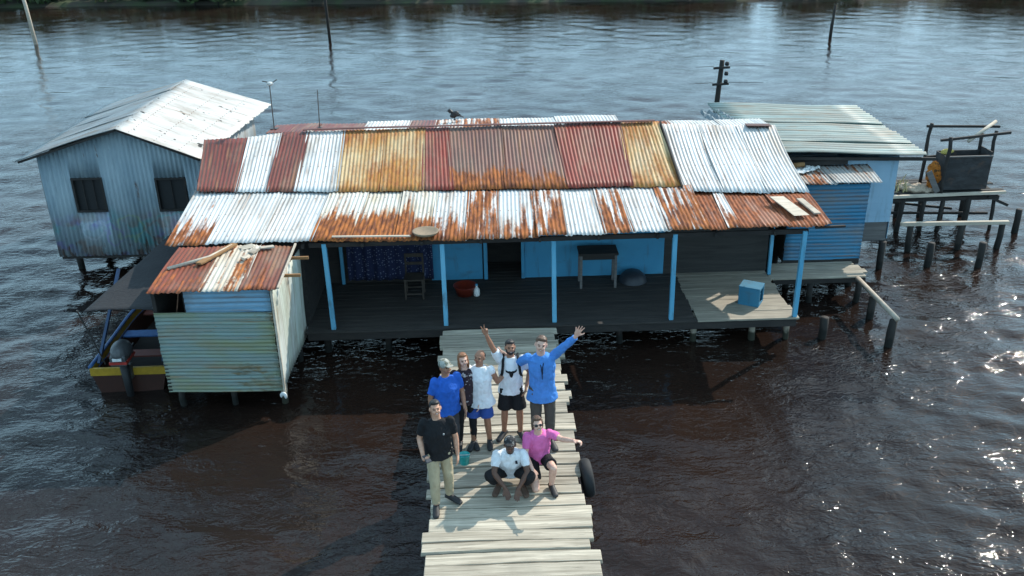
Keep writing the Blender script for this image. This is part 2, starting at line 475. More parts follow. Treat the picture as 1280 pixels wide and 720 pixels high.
cd = bpy.data.cameras.new('camera'); co = bpy.data.objects.new('camera', cd); COL.objects.link(co)
cd.sensor_width = 36; cd.lens = 32.34; cd.clip_end = 3000; cd.clip_start = .1
co.matrix_world = Matrix(((.99935, .029536, -.020664, 0), (-.030936, .408518, -.912226, 0), (-.018501, .912272, .409167, 8.6), (0, 0, 0, 1)))
SC.camera = co
SC.view_settings.view_transform = 'Standard'; SC.view_settings.look = 'None'
SC.view_settings.exposure = 0.06; SC.view_settings.gamma = 1

# ================================================================== WATER
def build_water():
    rg = np.random.RandomState(3)
    ys = [-300., -80., -20., 0., 3.]
    y = 5.5
    while y < 92:
        ys.append(y); y += max(.045, .0042*y)
    ys += [100, 130, 200, 400, 1500]
    ys = np.array(ys)
    nx = 560
    t = np.linspace(-1, 1, nx)
    half = np.clip(.66*np.maximum(ys, 0) + 7, 12, 80)
    X = t[None, :]*half[:, None]
    X = np.concatenate([-np.full((len(ys), 1), 1500.), -np.maximum(half[:, None]*1.8, 60), X, np.maximum(half[:, None]*1.8, 60), np.full((len(ys), 1), 1500.)], 1)
    Y = np.repeat(ys[:, None], X.shape[1], 1)
    cell = np.maximum(np.gradient(ys)[:, None], (2*half/nx)[:, None])
    Z = np.zeros_like(X); DX = np.zeros_like(X); DY = np.zeros_like(X)
    base = math.radians(-104)      # the ripples run towards the camera, slightly from the right
    for i in range(64):
        lam = .22*(9.0**(rg.rand()**1.15))
        th = base + rg.normal(0, .72)
        k = 2*math.pi/lam
        a = .0105*lam**.85*(.5 + rg.rand())*.37
        ph = rg.rand()*6.283
        f = np.clip((lam/cell - 3.0)/4.0, 0, 1)
        arg = k*(X*math.cos(th) + Y*math.sin(th)) + ph
        Z += a*f*np.sin(arg)
        DX += a*.7*f*math.cos(th)*np.cos(arg); DY += a*.7*f*math.sin(th)*np.cos(arg)
    # patches of calmer and rougher water
    amp = .78 + .34*np.sin(X*.31 + 1.3*np.sin(Y*.11))*np.sin(Y*.23 + .7 + .5*np.sin(X*.17))
    calm = np.clip((Y - 18)/34, 0, 1); calm = .80 - .25*calm*calm*(3 - 2*calm)
    amp = amp*calm
    Z *= amp; DX *= calm; DY *= calm
    far = (np.abs(X) > 79.5) | (Y > 92) | (Y < 4)
    Z[far] = 0; DX[far] = 0; DY[far] = 0
    co_ = np.stack([X + DX, Y + DY, Z], -1).reshape(-1, 3)
    nr, ncol = X.shape
    idx = np.arange(nr*ncol).reshape(nr, ncol)
    q = np.stack([idx[:-1, :-1], idx[:-1, 1:], idx[1:, 1:], idx[1:, :-1]], -1).reshape(-1, 4)
    me = bpy.data.meshes.new('water')
    me.vertices.add(len(co_)); me.vertices.foreach_set('co', co_.astype(np.float32).ravel())
    me.loops.add(q.size); me.loops.foreach_set('vertex_index', q.astype(np.int32).ravel())
    me.polygons.add(len(q)); me.polygons.foreach_set('loop_start', np.arange(0, q.size, 4, dtype=np.int32))
    me.polygons.foreach_set('loop_total', np.full(len(q), 4, dtype=np.int32))
    me.polygons.foreach_set('use_smooth', np.ones(len(q), dtype=bool))
    me.update(calc_edges=True)
    g = G('lagoon_water'); p = g.obj()
    big = g.noise(p, .22, 3, .5)
    col = g.mix(g.ramp(big, .35, .65), (.0205, .0118, .0085), (.013, .0085, .007))
    r1 = g.noise(g.scale(p, (3.2, 6.0, 1)), 1, 3, .55, dist=.8)
    r2 = g.noise(g.scale(p, (10, 17, 1)), 1, 2, .5, dist=.4)
    patch = g.ramp(g.noise(p, .5, 2, .5), .35, .65, .45, 1.0)
    sy = g.n('SeparateXYZ', {0: p}).outputs[1]
    h = g.math('MULTIPLY', g.math('MULTIPLY', g.math('ADD', r1, g.math('MULTIPLY', r2, .30)), patch), g.ramp(sy, 14, 46, 1.0, .42))
    g.bump(h, .55, .07)
    g.fin(col, .05, 0, .5)
    g.b.inputs['IOR'].default_value = 1.333
    me.materials.append(g.m)
    o = bpy.data.objects.new('water', me); COL.objects.link(o)
    return tag(o, 'dark brown rippled lagoon water', None, None, 'structure')
build_water()

# far bank and mangroves
def far_bank():
    mb = MB(); vs = []; fs = []
    xs = [-900, -300, -120, -60, -30, 0, 30, 60, 120, 300, 900]
    prof = [(0, -.3), (1.0, .25), (4, .6), (30, 1.0), (1200, 1.2)]
    for x in xs:
        y0 = 70.6 - .085*max(-80, min(x, 80)) + 1.2*math.sin(x*.13)
        for dy, z in prof: vs.append((x, y0 + dy, z))
    m = len(prof)
    for i in range(len(xs) - 1):
        for j in range(m - 1): fs.append((i*m + j, (i + 1)*m + j, (i + 1)*m + j + 1, i*m + j + 1))
    mb.add(vs, fs)
    g = G('bank_mud'); p = g.obj()
    c = g.mix(g.ramp(g.noise(p, .6, 5), .4, .6), (.05, .042, .03), (.045, .06, .025))
    o = mb.build('far_bank', g.fin(c, .9)); tag(o, 'low muddy far shore', None, None, 'structure')
    # thicket
    g = G('mangrove_leaf'); w = g.noise(g.obj(), .5, 3)
    c = g.mix(g.ramp(g.noise(g.obj(), 2.2, 3), .35, .65), (.030, .055, .018), (.065, .10, .030))
    leafm = g.fin(c, .6)
    rg = np.random.RandomState(5)
    vs, fs = [], []
    mb = MB(); mb.m = 0
    clumps = []
    for _ in range(420):
        x = rg.uniform(-85, 85)
        if 18.5 < x < 23 or 30.5 < x < 36: 
            if rg.rand() < .93: continue
        h = rg.uniform(1.8, 3.3) if x < 8 else rg.uniform(1.5, 2.8)
        y = 72.6 - .085*x + rg.uniform(-1.2, 7)
        clumps.append((x, y, h, rg.uniform(1.0, 2.2)))
    n = 0
    for x, y, h, r in clumps:
        for _ in range(int(80*r*h**.9)):
            d = rg.normal(0, 1, 3); d /= np.linalg.norm(d); q = rg.rand()**.4
            c = np.array([x + d[0]*r*q, y + d[1]*r*q, h*.52 + d[2]*h*.5*q + .2])
            a = rg.normal(0, 1, 3); a /= np.linalg.norm(a); b = np.cross(a, rg.normal(0, 1, 3)); b /= np.linalg.norm(b)
            s = rg.uniform(.14, .32)
            vs += [c - a*s, c + b*s*.5, c + a*s, c - b*s*.5]; fs.append((n, n + 1, n + 2, n + 3)); n += 4
    mb.add(vs, fs)
    mb.m = 1
    for x, y, h, r in clumps:
        mb.tube([(x, y, -.2), (x + rg.uniform(-.3, .3), y, h*.7)], [.07, .03], 5)
    o = mb.build('mangrove_thicket', [leafm, M['pile_wood']])
    tag(o, 'dense green mangrove thicket along the far shore', 'mangroves', None, 'stuff')
far_bank()

# ================================================================== MAIN HOUSE
D = .64
house = thing('stilt_house', (.2, 18.2, 0), 'long low stilt house with patchwork rusty and white tin roof and blue porch posts', 'house')
# floor
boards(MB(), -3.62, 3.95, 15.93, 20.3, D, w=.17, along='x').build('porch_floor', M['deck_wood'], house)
boards(MB(), 3.96, 5.92, 15.93, 18.28, D, w=.19, along='x', jit=.03).build('porch_floor', M['sunlit_end_wood'], house, label='boards coloured paler for the sun patch at the right end of the porch floor')
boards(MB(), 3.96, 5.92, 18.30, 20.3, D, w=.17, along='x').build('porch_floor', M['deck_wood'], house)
MB().box((1.15, 15.985, D - .12), (9.5, .07, .14)).box((1.15, 18.3, D - .12), (9.5, .08, .14)).box((1.15, 20.2, D - .12), (9.5, .08, .14)).build('floor_beam', M['dark_wood'], house)
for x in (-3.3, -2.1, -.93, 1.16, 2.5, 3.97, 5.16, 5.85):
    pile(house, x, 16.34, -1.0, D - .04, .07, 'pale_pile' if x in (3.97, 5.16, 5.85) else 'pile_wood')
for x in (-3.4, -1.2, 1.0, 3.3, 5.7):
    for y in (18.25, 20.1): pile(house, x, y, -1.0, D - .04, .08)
# posts
for x, y in ((-3.12, 16.05), (-.93, 16.08), (1.16, 16.08), (3.44, 16.03), (5.88, 16.0), (5.94, 18.08), (-3.2, 18.22)):
    w = .085 if y < 17 else .07
    zt = 2.42 if y < 17 else (2.42 if x > 0 else 2.75)
    lean = random.uniform(-.025, .025)
    bevel(MB().bar((x + lean, y, D), (x, y, zt), w, w).build('porch_post', M['blue_post'], house), .006)
bevel(MB().bar((-3.4, 16.05, 2.395), (5.95, 16.03, 2.40), .06, .09).build('eave_beam', M['dark_wood'], house), .004)
for x in np.arange(-5.7, 6.3, 1.1): MB().bar((x, 15.95, 2.40), (x, 17.8, 2.72 if x < 3.9 else 2.47), .05, .08).build('rafter', M['dark_wood'], house)
for x in np.arange(-5.65, 6.3, 1.5): MB().bar((x, 17.8, 2.68 if x < 3.9 else 2.44), (x, 20.1, 3.28 if x < 3.9 else 3.16), .05, .08).build('rafter', M['dark_wood'], house)
# walls
WY = 18.3
MB().box((-.76, WY, 1.70), (1.10, .04, 2.12)).build('wall_panel', M['blue_paint'], house, label='narrow bright blue painted porch wall panel')
MB().box((2.20, WY, 1.70), (3.00, .04, 2.12)).build('wall_panel', M['blue_paint'], house, label='wide bright blue painted porch wall panel')
bevel(MB().box((-.14, WY - .03, 1.58), (.08, .07, 1.88)).box((.66, WY - .03, 1.58), (.07, .07, 1.88)).build('door_frame', M['blue_paint'], house), .004)
MB().box((1.1, WY + .9, 1.85), (3.2, .03, 2.4)).build('inner_wall', M['dark_wood'], house)
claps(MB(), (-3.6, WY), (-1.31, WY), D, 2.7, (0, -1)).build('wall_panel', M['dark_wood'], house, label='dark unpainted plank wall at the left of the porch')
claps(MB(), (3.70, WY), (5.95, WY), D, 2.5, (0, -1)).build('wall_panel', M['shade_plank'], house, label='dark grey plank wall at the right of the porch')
wl = MB()
claps(wl, (-5.9, 20.3), (-5.9, 16.4), .55, 2.6, (-1, 0))
claps(wl, (-5.9, 16.4), (-3.62, 16.4), .55, 2.45, (0, -1))
claps(wl, (-3.62, 16.4), (-3.62, 18.3), .62, 2.5, (1, 0))
claps(wl, (6.0, 18.3), (6.0, 20.3), D, 2.6, (1, 0))
claps(wl, (3.9, 20.3), (-4.4, 20.3), D, 3.40, (0, 1)); claps(wl, (-4.4, 19.9), (-5.9, 19.9), D, 3.30, (0, 1)); claps(wl, (-4.4, 20.3), (-4.4, 19.9), D, 3.30, (-1, 0)); claps(wl, (6.0, 20.3), (3.9, 20.3), D, 3.24, (0, 1))
claps(wl, (-5.9, 17.9), (6.0, 17.9), 2.50, 2.62, (0, -1), w=.12)
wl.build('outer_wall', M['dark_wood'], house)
boards(MB(), -5.9, -3.64, 16.4, 20.3, .6, along='x').build('room_floor', M['dark_wood'], house)
for x in (-5.8, -4.7): 
    for y in (16.5, 18.3, 20.1): pile(house, x, y, -1.0, .56, .08)

def lin(x, xs, ys): return float(np.interp(x, xs, ys))
zE = lambda x: lin(x, [-6, -3.2, -1.8, -.36, 3.5, 6.4], [2.51, 2.52, 2.475, 2.46, 2.525, 2.53])
zB = lambda x: lin(x, [-6, -3, -.8, 3.8], [2.93, 2.86, 2.83, 2.775])
zR = lambda x: lin(x, [-6.3, -5.2, -4.4, -3.2, 3.8], [3.42, 3.43, 3.50, 3.50, 3.50])
yR = lambda x: lin(x, [-6.3, -5.2, -4.4, -3.2, 3.8], [19.95, 20.02, 20.2, 20.2, 20.2])
# upper slope: (ridge x0, x1, break x0, x1, material, label)
UP = [(-6.24, -5.25, -5.86, -5.07, 'red_paint', 'dark red sheet at the left end of the upper slope'),
      (-5.29, -4.56, -5.11, -4.45, 'white_roof', 'white sheet between the two dark red sheets'),
      (-4.60, -3.96, -4.49, -3.88, 'red_paint', 'narrow dark red sheet between two white sheets'),
      (-4.02, -3.17, -3.94, -3.05, 'white_roof', 'white sheet beside the yellow rusted sheets'),
      (-3.22, -2.26, -3.10, -2.18, 'yellow_rust', 'yellow and orange rusted sheet'),
      (-2.30, -1.40, -2.22, -1.33, 'yellow_rust', 'yellow rusted sheet with pale edge'),
      (-1.46, -.88, -1.37, -.72, 'bright_red', 'narrow bright red sheet'),
      (-.94, .30, -.79, .34, 'grey_brown', 'wide grey brown weathered sheet'),
      (.26, 1.50, .30, 1.60, 'grey_brown', 'wide grey brown weathered sheet'),
      (1.46, 2.96, 1.58, 2.92, 'bright_red', 'bright red sheet with orange left edge'),
      (2.92, 3.80, 2.84, 3.92, 'yellow_rust', 'orange yellow rusted sheet beside the white section')]
for i, (r0, r1, b0, b1, m, lb) in enumerate(UP):
    lift = .014 if m in ('red_paint', 'bright_red') else (.010 if i % 2 else .002)
    sheet('roof_sheet', house, m, (r0, yR(r0), zR(r0) + lift), (r1, yR(r1), zR(r1) + lift), (b0, 17.74, zB(b0) + lift + .010), (b1, 17.74, zB(b1) + lift + .010), seed=i + 1, jag=.012, label=lb, warp=.008, sag=.02)
# lower slope
LO = [(-5.92, -5.10, -6.02, -5.22, 'white_roof_patch', 'white porch roof sheet with one orange rust patch'),
      (-5.14, -4.14, -5.26, -4.28, 'white_roof', 'clean white porch roof sheet'),
      (-4.18, -3.17, -4.32, -3.31, 'white_roof', 'clean white porch roof sheet'),
      (-3.21, -2.42, -3.36, -2.55, 'orange_rust', 'porch roof sheet rusted bright orange'),
      (-2.46, -1.70, -2.60, -1.76, 'orange_rust', 'porch roof sheet rusted bright orange'),
      (-1.74, -1.04, -1.80, -1.10, 'orange_rust', 'porch roof sheet rusted bright orange'),
      (-1.08, -.40, -1.14, -.46, 'white_roof_patch', 'white porch roof sheet rusting at the eave'),
      (-.44, .17, -.50, .13, 'white_roof_rusty', None), (.13, .90, .09, .88, 'white_roof_patch', None),
      (.86, 1.40, .84, 1.40, 'white_roof_rusty', None), (1.36, 2.12, 1.36, 2.14, 'white_roof', None),
      (2.08, 2.62, 2.10, 2.66, 'white_roof_rusty', None), (2.58, 3.34, 2.62, 3.34, 'white_roof', None),
      (3.30, 4.08, 3.30, 4.10, 'white_roof_rusty', None)]
for i, (b0, b1, e0, e1, m, lb) in enumerate(LO):
    lift = .012 if i % 2 else 0.0
    sheet('roof_sheet', house, m, (b0, 17.86, zB(b0) + lift), (b1, 17.86, zB(b1) + lift), (e0, 15.92, zE(e0) + lift), (e1, 15.92, zE(e1) + lift), seed=40 + i, jag=.014, label=lb, warp=.008, sag=.015)
# right hand section: white upper part, brown lower part
zr = lambda x: lin(x, [3.8, 6.5], [3.40, 3.30]); zb = lambda x: lin(x, [3.8, 6.5], [2.66, 2.545]); ze = lambda x: lin(x, [3.8, 6.4], [2.52, 2.55])
for i, (r0, r1, b0, b1) in enumerate([(3.77, 4.75, 3.85, 4.80), (4.71, 5.60, 4.76, 5.70), (5.56, 6.44, 5.66, 6.50)]):
    sheet('roof_sheet', house, 'white_roof', (r0, 20.2, zr(r0) + .05), (r1, 20.2, zr(r1) + .05), (b0, 17.70, zb(b0) + .030 + .008*(i % 2)), (b1, 17.70, zb(b1) + .030 + .008*(i % 2)), seed=60 + i, jag=.012, label='white sheet of the right hand roof section', sag=.05)
for i, (b0, b1, e0, e1, m) in enumerate([(4.04, 4.56, 4.06, 4.44, 'brown_rust'), (4.52, 4.72, 4.40, 4.66, 'white_roof_patch'), (4.68, 5.62, 4.62, 5.58, 'brown_rust'), (5.58, 6.50, 5.54, 6.36, 'brown_rust')]):
    sheet('roof_sheet', house, m, (b0, 17.86, zb(b0) + .012*(i % 2)), (b1, 17.86, zb(b1) + .012*(i % 2)), (e0, 15.92, ze(e0) - .015*(i == 3) + .012*(i % 2)), (e1, 15.92, ze(e1) + .012*(i % 2)), seed=70 + i, jag=.03 if i == 3 else .012, label='brown rusted porch roof sheet' if m == 'brown_rust' else 'narrow white strip of porch roof')
# back slope
BK = [(-4.95, -3.9, 'red_paint'), (-3.94, -2.78, 'red_paint'), (-2.82, -1.78, 'white_roof'), (-1.82, -1.18, 'red_paint'), (-1.22, -.36, 'white_roof_rusty'), (-.40, .25, 'white_roof_rusty'), (.21, 1.6, 'white_roof'), (1.56, 3.0, 'white_roof'), (2.96, 4.25, 'brown_rust'), (4.2, 5.4, 'white_roof'), (5.36, 6.45, 'white_roof')]
for i, (a, b, m) in enumerate(BK):
    z0 = 3.47 if b < 4.2 else 3.30
    z1 = 3.38 if b < 4.2 else 3.2
    sheet('roof_sheet', house, m, (a, 21.45, z1 - .02*(a < -3.5) ), (b, 21.45, z1 - .02*(a < -3.5)), (a, 20.22, z0), (b, 20.22, z0), seed=90 + i, jag=.01, label='back slope sheet beyond the ridge')
MB().bar((-4.1, 20.17, 3.545), (-3.2, 20.17, 3.555), .10, .018).bar((-3.2, 20.17, 3.555), (3.72, 20.17, 3.55), .10, .018).build('ridge_cap', M['ridge'], house)
MB().box((6.05, 20.15, 3.39), (.55, .20, .02), (0, R(2), 0)).build('ridge_cap', M['ridge'], house, label='short rusty ridge scrap on the white roof section')
MB().bar((3.885, 17.72, 2.735), (3.845, 20.2, 3.465), .025, .17).build('roof_edge_board', M['dark_wood'], house)  # filler board added to stop a light leak at the roof step
MB().bar((6.05, 15.95, 2.50), (6.62, 15.98, 2.50), .05, .04).build('eave_batten', M['dark_wood'], house)

# things lying on the roof and in the porch
tag(bevel(MB().box((0, 0, 0), (.30, .95, .03), jit=.02).build('board', M['pale_wood']), .004), 'wide grey board lying on the rusty right end of the porch roof', 'board', 'boards lying on the porch roof')
o = bpy.data.objects['board']; o.location = (5.78, 16.75, 2.655); o.rotation_euler = (R(3), R(2), R(13))
b2 = MB().box((0, 0, 0), (.13, .80, .03)).build('board', M['pale_wood']); b2.location = (6.18, 16.8, 2.625); b2.rotation_euler = (R(2), R(2), R(7))
tag(b2, 'narrow pale board at the right corner of the porch roof', 'board', 'boards lying on the porch roof')
b3 = MB().bar((-2.95, 16.02, 2.565), (-1.5, 15.99, 2.545), .055, .02).build('board', M['pale_wood'])
tag(b3, 'long pale green board lying along the rusty eave', 'board', 'boards lying on the porch roof')
tray = MB().lathe((-1.22, 16.07, 2.56), [(0, .03), (.20, .035), (.235, .055), (.25, .05), (.22, .0), (0, -.005)]).build('tray', plain_mat('tan_tray', (.27, .20, .13), .7), None, True)
tag(tray, 'round tan tray lying on the eave above the second post', 'tray')

t = thing('side_table', (2.2, 17.8, D), 'small dark table against the wide blue porch wall', 'table')
bevel(MB().box((2.21, 17.82, 1.41), (.82, .50, .05)).build('tabletop', M['dark_wood'], t), .006)
for sx in (-.36, .36):
    for sy in (-.2, .2): MB().bar((2.21 + sx, 17.82 + sy, D), (2.21 + sx, 17.82 + sy, 1.385), .05, .05).build('leg', M['grey_plank'], t)
for yy in (17.62, 18.02): MB().box((2.21, yy, 1.33), (.68, .025, .09)).build('apron', M['dark_wood'], t)
tag(MB().lathe((2.99, 17.95, D), [(.30, 0), (.295, .03), (.25, .14), (.17, .21), (0, .235)]).build('basin', plain_mat('dark_basin', (.03, .035, .045), .5), None, True), 'dark round basin upside down beside the porch table', 'basin')
tag(MB().lathe((-.58, 17.5, D), [(0, .01), (.15, .01), (.17, .0), (.235, .20), (.25, .21), (.24, .215), (.16, .02), (0, .02)]).build('basin', M['red_plastic'], None, True), 'red plastic basin on the porch floor by the narrow blue wall', 'basin')
jug = thing('jug', (-.34, 17.42, D), 'small white plastic jug beside the red basin', 'jug')
MB().lathe((-.34, 17.42, D), [(0, 0), (.06, 0), (.065, .03), (.065, .14), (.03, .19), (.025, .23), (0, .23)]).build('body', M['white'], jug, True)
MB().lathe((-.34, 17.42, D + .231), [(.028, 0), (.028, .03), (0, .03)]).build('lid', M['blue_paint'], jug, True)
ch = thing('chair', (-1.62, 17.5, D), 'brown wooden chair in front of the spotted curtain', 'chair')
wd = wood_mat('chair_wood', (.06, .045, .033), (.035, .027, .022), (6, 6, 6), .3)
MB().box((-1.62, 17.5, D + .43), (.40, .40, .03)).build('seat', wd, ch)
for sx in (-.18, .18):
    MB().bar((-1.62 + sx, 17.32, D), (-1.62 + sx, 17.32, D + .415), .035, .035).build('leg', wd, ch)
    MB().bar((-1.62 + sx, 17.68, D), (-1.62 + sx, 17.68, D + .88), .035, .035).build('leg', wd, ch)
MB().box((-1.62, 17.68, D + .84), (.325, .02, .08)).box((-1.62, 17.68, D + .66), (.325, .02, .06)).build('backrest', wd, ch)
for yy in (17.32, 17.68): MB().box((-1.62, yy, D + .12), (.32, .02, .03)).build('stretcher', wd, ch)
# curtain
def curtain():
    mb = MB(); vs, fs, uv = [], [], []; nx, nz = 90, 14
    for j in range(nz + 1):
        for i in range(nx + 1):
            x = -3.08 + 1.82*i/nx; z = 2.4 - 1.68*j/nz
            y = 18.19 + .022*math.sin(i*.55 + .5*math.sin(j*.4))*(.4 + j/nz) + .02*math.sin(i*.13)
            vs.append((x, y, z)); uv.append((x, z))
    for j in range(nz):
        for i in range(nx): fs.append((j*(nx + 1) + i, (j + 1)*(nx + 1) + i, (j + 1)*(nx + 1) + i + 1, j*(nx + 1) + i + 1))
    mb.add(vs, fs, uv)
    g = G('spotted_cloth'); v = g.n('TexVoronoi', {'Vector': g.uv(), 'Scale': 20.0, 'Randomness': .55})
    c = g.mix(g.ramp(v.outputs['Distance'], .30, .22), (.012, .018, .060), (.15, .17, .25))
    o = mb.build('curtain', g.fin(c, .9), None, True)
    o.modifiers.new('thick', 'SOLIDIFY').thickness = .004
    tag(o, 'dark blue curtain with small white spots hanging in the porch', 'curtain')
curtain()
# blue crate on the deck
cr = thing('crate', (5.18, 16.68, D), 'blue open wooden crate standing on the sunlit end of the porch deck', 'crate', rz=R(-30))
def crp(c, s): return MB().box(V((5.18, 16.68, D)) + Matrix.Rotation(R(-30), 3, 'Z') @ V(c), s, Matrix.Rotation(R(-30), 3, 'Z'))
for nm, c, s in (('side_panel', (0, -.17, .20), (.40, .02, .36)), ('side_panel', (0, .17, .20), (.40, .02, .36)), ('back_panel', (-.20, 0, .20), (.02, .318, .36)), ('top', (0, 0, .39), (.43, .37, .02)), ('bottom', (0, 0, .015), (.42, .36, .02)), ('divider', (0, 0, .2), (.36, .318, .015))):
    bevel(crp(c, s).build(nm, M['blue_crate'], cr), .004)
f = crp((.205, -.15, .20), (.02, .04, .34)); 
for c, s in (((.205, .15, .20), (.02, .04, .34)), ((.205, 0, .36), (.02, .258, .03)), ((.205, 0, .04), (.02, .258, .03))):
    k = crp(c, s); f.add(k.v, k.f)
f.build('frame', M['blue_crate'], cr)

# antennas and bird
a = thing('antenna', (-4.87, 20.75, 3.40), 'thin roof mast with small white head at its top, left of the two', 'antenna')
MB().tube([(-4.87, 20.75, 3.40), (-4.84, 20.7, 4.45)], [.014, .012], 6).build('mast', M['steel'], a)
MB().ell((-4.83, 20.7, 4.47), (.075, .075, .045)).build('head', M['pale_plastic'], a, True)
MB().tube([(-4.99, 20.7, 4.53), (-4.88, 20.7, 4.51)], .014, 6).tube([(-4.76, 20.7, 4.50), (-4.66, 20.7, 4.56)], .012, 6).build('arm', M['steel'], a)
MB().box((-4.87, 20.77, 3.42), (.18, .12, .06)).build('base', M['steel'], a)
a = thing('antenna', (-3.82, 20.65, 3.46), 'bare thin mast on the roof ridge, shorter and right of the white headed one', 'antenna')
MB().tube([(-3.82, 20.65, 3.44), (-3.78, 20.63, 4.33)], [.012, .010], 6).build('mast', M['steel'], a)
MB().box((-3.82, 20.65, 3.46), (.08, .08, .03)).build('base', M['steel'], a)

bd = thing('bird', (-.77, 21.0, 3.45), 'black bird perched on the roof ridge', 'bird')
feath = plain_mat('black_feather', (.012, .012, .014), .5)
bm = MB(); RB = Euler((0, R(-28), 0)).to_matrix()
bm.ell((-.77, 21.0, 3.60), (.115, .065, .07), RB); bm.ell((-.875, 21.0, 3.69), (.045, .04, .045)); bm.tube([(-.84, 21, 3.65), (-.87, 21, 3.69)], [.05, .04], 8)
bm.tube([(-.91, 21.0, 3.69), (-.955, 21.0, 3.675)], [.016, .004], 8)
bm.poly([(-.70, 20.975, 3.57), (-.70, 21.025, 3.57), (-.55, 21.05, 3.53), (-.55, 20.95, 3.53)], (0, 0, .02))
bm.tube([(-.76, 20.975, 3.55), (-.77, 20.97, 3.47)], [.014, .008], 6).tube([(-.76, 21.025, 3.55), (-.77, 21.03, 3.47)], [.014, .008], 6)
fuse(bm.build('body', feath, bd), .008, 2)
for s in (-1, 1):
    MB().poly([(-.83, 21 + s*.055, 3.66), (-.74, 21 + s*.072, 3.655), (-.60, 21 + s*.05, 3.565), (-.72, 21 + s*.062, 3.57)], (0, s*.012, 0)).build('wing', feath, bd)
MB().box((-.77, 20.98, 3.475), (.06, .012, .012)).box((-.77, 21.03, 3.475), (.06, .012, .012)).build('foot', feath, bd)

# ================================================================== FRONT LEFT SHED
sh = thing('shed', (-4.7, 15.1, 0), 'small corrugated shed with rusty red roof over the water at the front left', 'shed')
for x in (-5.62, -4.7, -3.80): pile(sh, x, 14.45, -1.0, .44, .06, 'pale_pile' if x == -3.80 else 'pile_wood')
for x in (-5.62, -3.80): pile(sh, x, 16.0, -1.0, .44, .06)
boards(MB(), -5.68, -3.76, 14.2, 16.2, .47, along='x').build('floor', M['dark_wood'], sh)
sheet('wall_panel', sh, 'dull_corr', (-5.73, 14.15, 1.98), (-5.73, 14.15, .44), (-3.74, 14.13, 1.955), (-3.74, 14.13, .42), nrm=(0, -1, 0), pitch=.07, amp=.008, rows=14, jag=.005, seed=201, label='weathered dull green corrugated lower front panel')
sheet('wall_panel', sh, 'blue_corr', (-5.20, 14.21, 2.36), (-5.20, 14.21, 1.93), (-3.76, 14.20, 2.33), (-3.76, 14.20, 1.93), nrm=(0, -1, 0), pitch=.10, rows=8, seed=202, label='light blue corrugated strip under the shed eave')
sheet('side_wall', sh, 'pale_corr', (-3.72, 14.14, 2.36), (-3.66, 16.25, 2.24), (-3.72, 14.14, .42), (-3.66, 16.25, .44), nrm=(1, 0, 0), pitch=.10, rows=8, seed=203, label='pale corrugated right side wall of the shed')
claps(MB(), (-5.70, 16.2), (-5.70, 14.2), .47, 2.3, (-1, 0)).build('side_wall', M['dark_wood'], sh)
MB().bar((-5.70, 14.20, .45), (-5.70, 14.20, 2.38), .06, .06).bar((-5.20, 14.24, 1.95), (-5.20, 14.24, 2.36), .05, .05).build('frame_post', M['dark_wood'], sh)
pl = MB().bar((-3.70, 14.10, .40), (-3.70, 14.10, 2.36), .04, .04); pl.build('corner_post', M['pale_wood'], sh)
sheet('roof_sheet', sh, 'red_shed', (-5.72, 15.86, 2.50), (-4.86, 15.86, 2.48), (-5.72, 13.98, 2.44), (-4.82, 13.98, 2.43), seed=210, jag=.012, label='rusty red shed roof sheet')
sheet('roof_sheet', sh, 'pale_shed', (-4.90, 15.86, 2.495), (-4.22, 15.86, 2.48), (-4.88, 13.98, 2.445), (-4.16, 13.98, 2.43), seed=211, jag=.012, label='peeling pale and rust shed roof sheet')
sheet('roof_sheet', sh, 'red_shed', (-4.26, 15.86, 2.48), (-3.66, 15.86, 2.46), (-4.20, 13.98, 2.43), (-3.58, 13.98, 2.41), seed=212, jag=.012, label='rusty red sheet at the right edge of the shed roof')
MB().bar((-3.60, 15.86, 2.505), (-3.55, 13.97, 2.455), .035, .03).build('edge_strip', M['pale_wood'], sh)
for y in (14.7, 15.5): MB().bar((-4.2, y, 2.37), (-3.32, y + .02, 2.36), .04, .05).build('roof_batten', M['brown_wood'], sh)
st = MB().tube([(-5.62, 14.85, 2.50), (-5.0, 15.25, 2.535), (-4.72, 15.75, 2.55)], [.03, .032, .028], 8).build('pole', M['pale_wood'], None, True)
tag(st, 'thin pale bent pole lying on the red shed roof', 'pole')
o = bevel(MB().bar((-5.12, 14.98, 2.52), (-4.68, 15.80, 2.56), .13, .035).build('board', M['brown_wood']), .004)
tag(o, 'short brown board on the red shed roof', 'board', 'scraps lying on the shed roof')
for i, (x, y, w, l, rz, lb) in enumerate([(-4.45, 15.72, .22, .12, .5, 'pale scrap of board on the shed roof nearest the brown board'), (-4.28, 15.5, .13, .20, -.4, 'middle pale scrap of board on the shed roof'), (-4.08, 15.7, .24, .13, .2, 'pale scrap of board near the right corner of the shed roof'), (-4.35, 15.2, .16, .10, .9, 'pale scrap of board lowest down the shed roof')]):
    o = MB().box((0, 0, 0), (w, l, .02), jit=.02).build('scrap_board', M['pale_wood']); o.location = (x, y, 2.53); o.rotation_euler = (R(2), R(-1), rz)
    tag(o, lb, 'scrap', 'scraps lying on the shed roof')
rg_ = MB(); 
for c_, r_ in (((-3.72, 14.05, .40), (.05, .03, .04)), ((-3.68, 14.04, .36), (.03, .025, .06)), ((-3.76, 14.05, .37), (.025, .02, .05))): rg_.ell(c_, r_)
tag(fuse(rg_.build('rag', M['white']), .012), 'white rag tied at the bottom corner of the shed', 'rag')

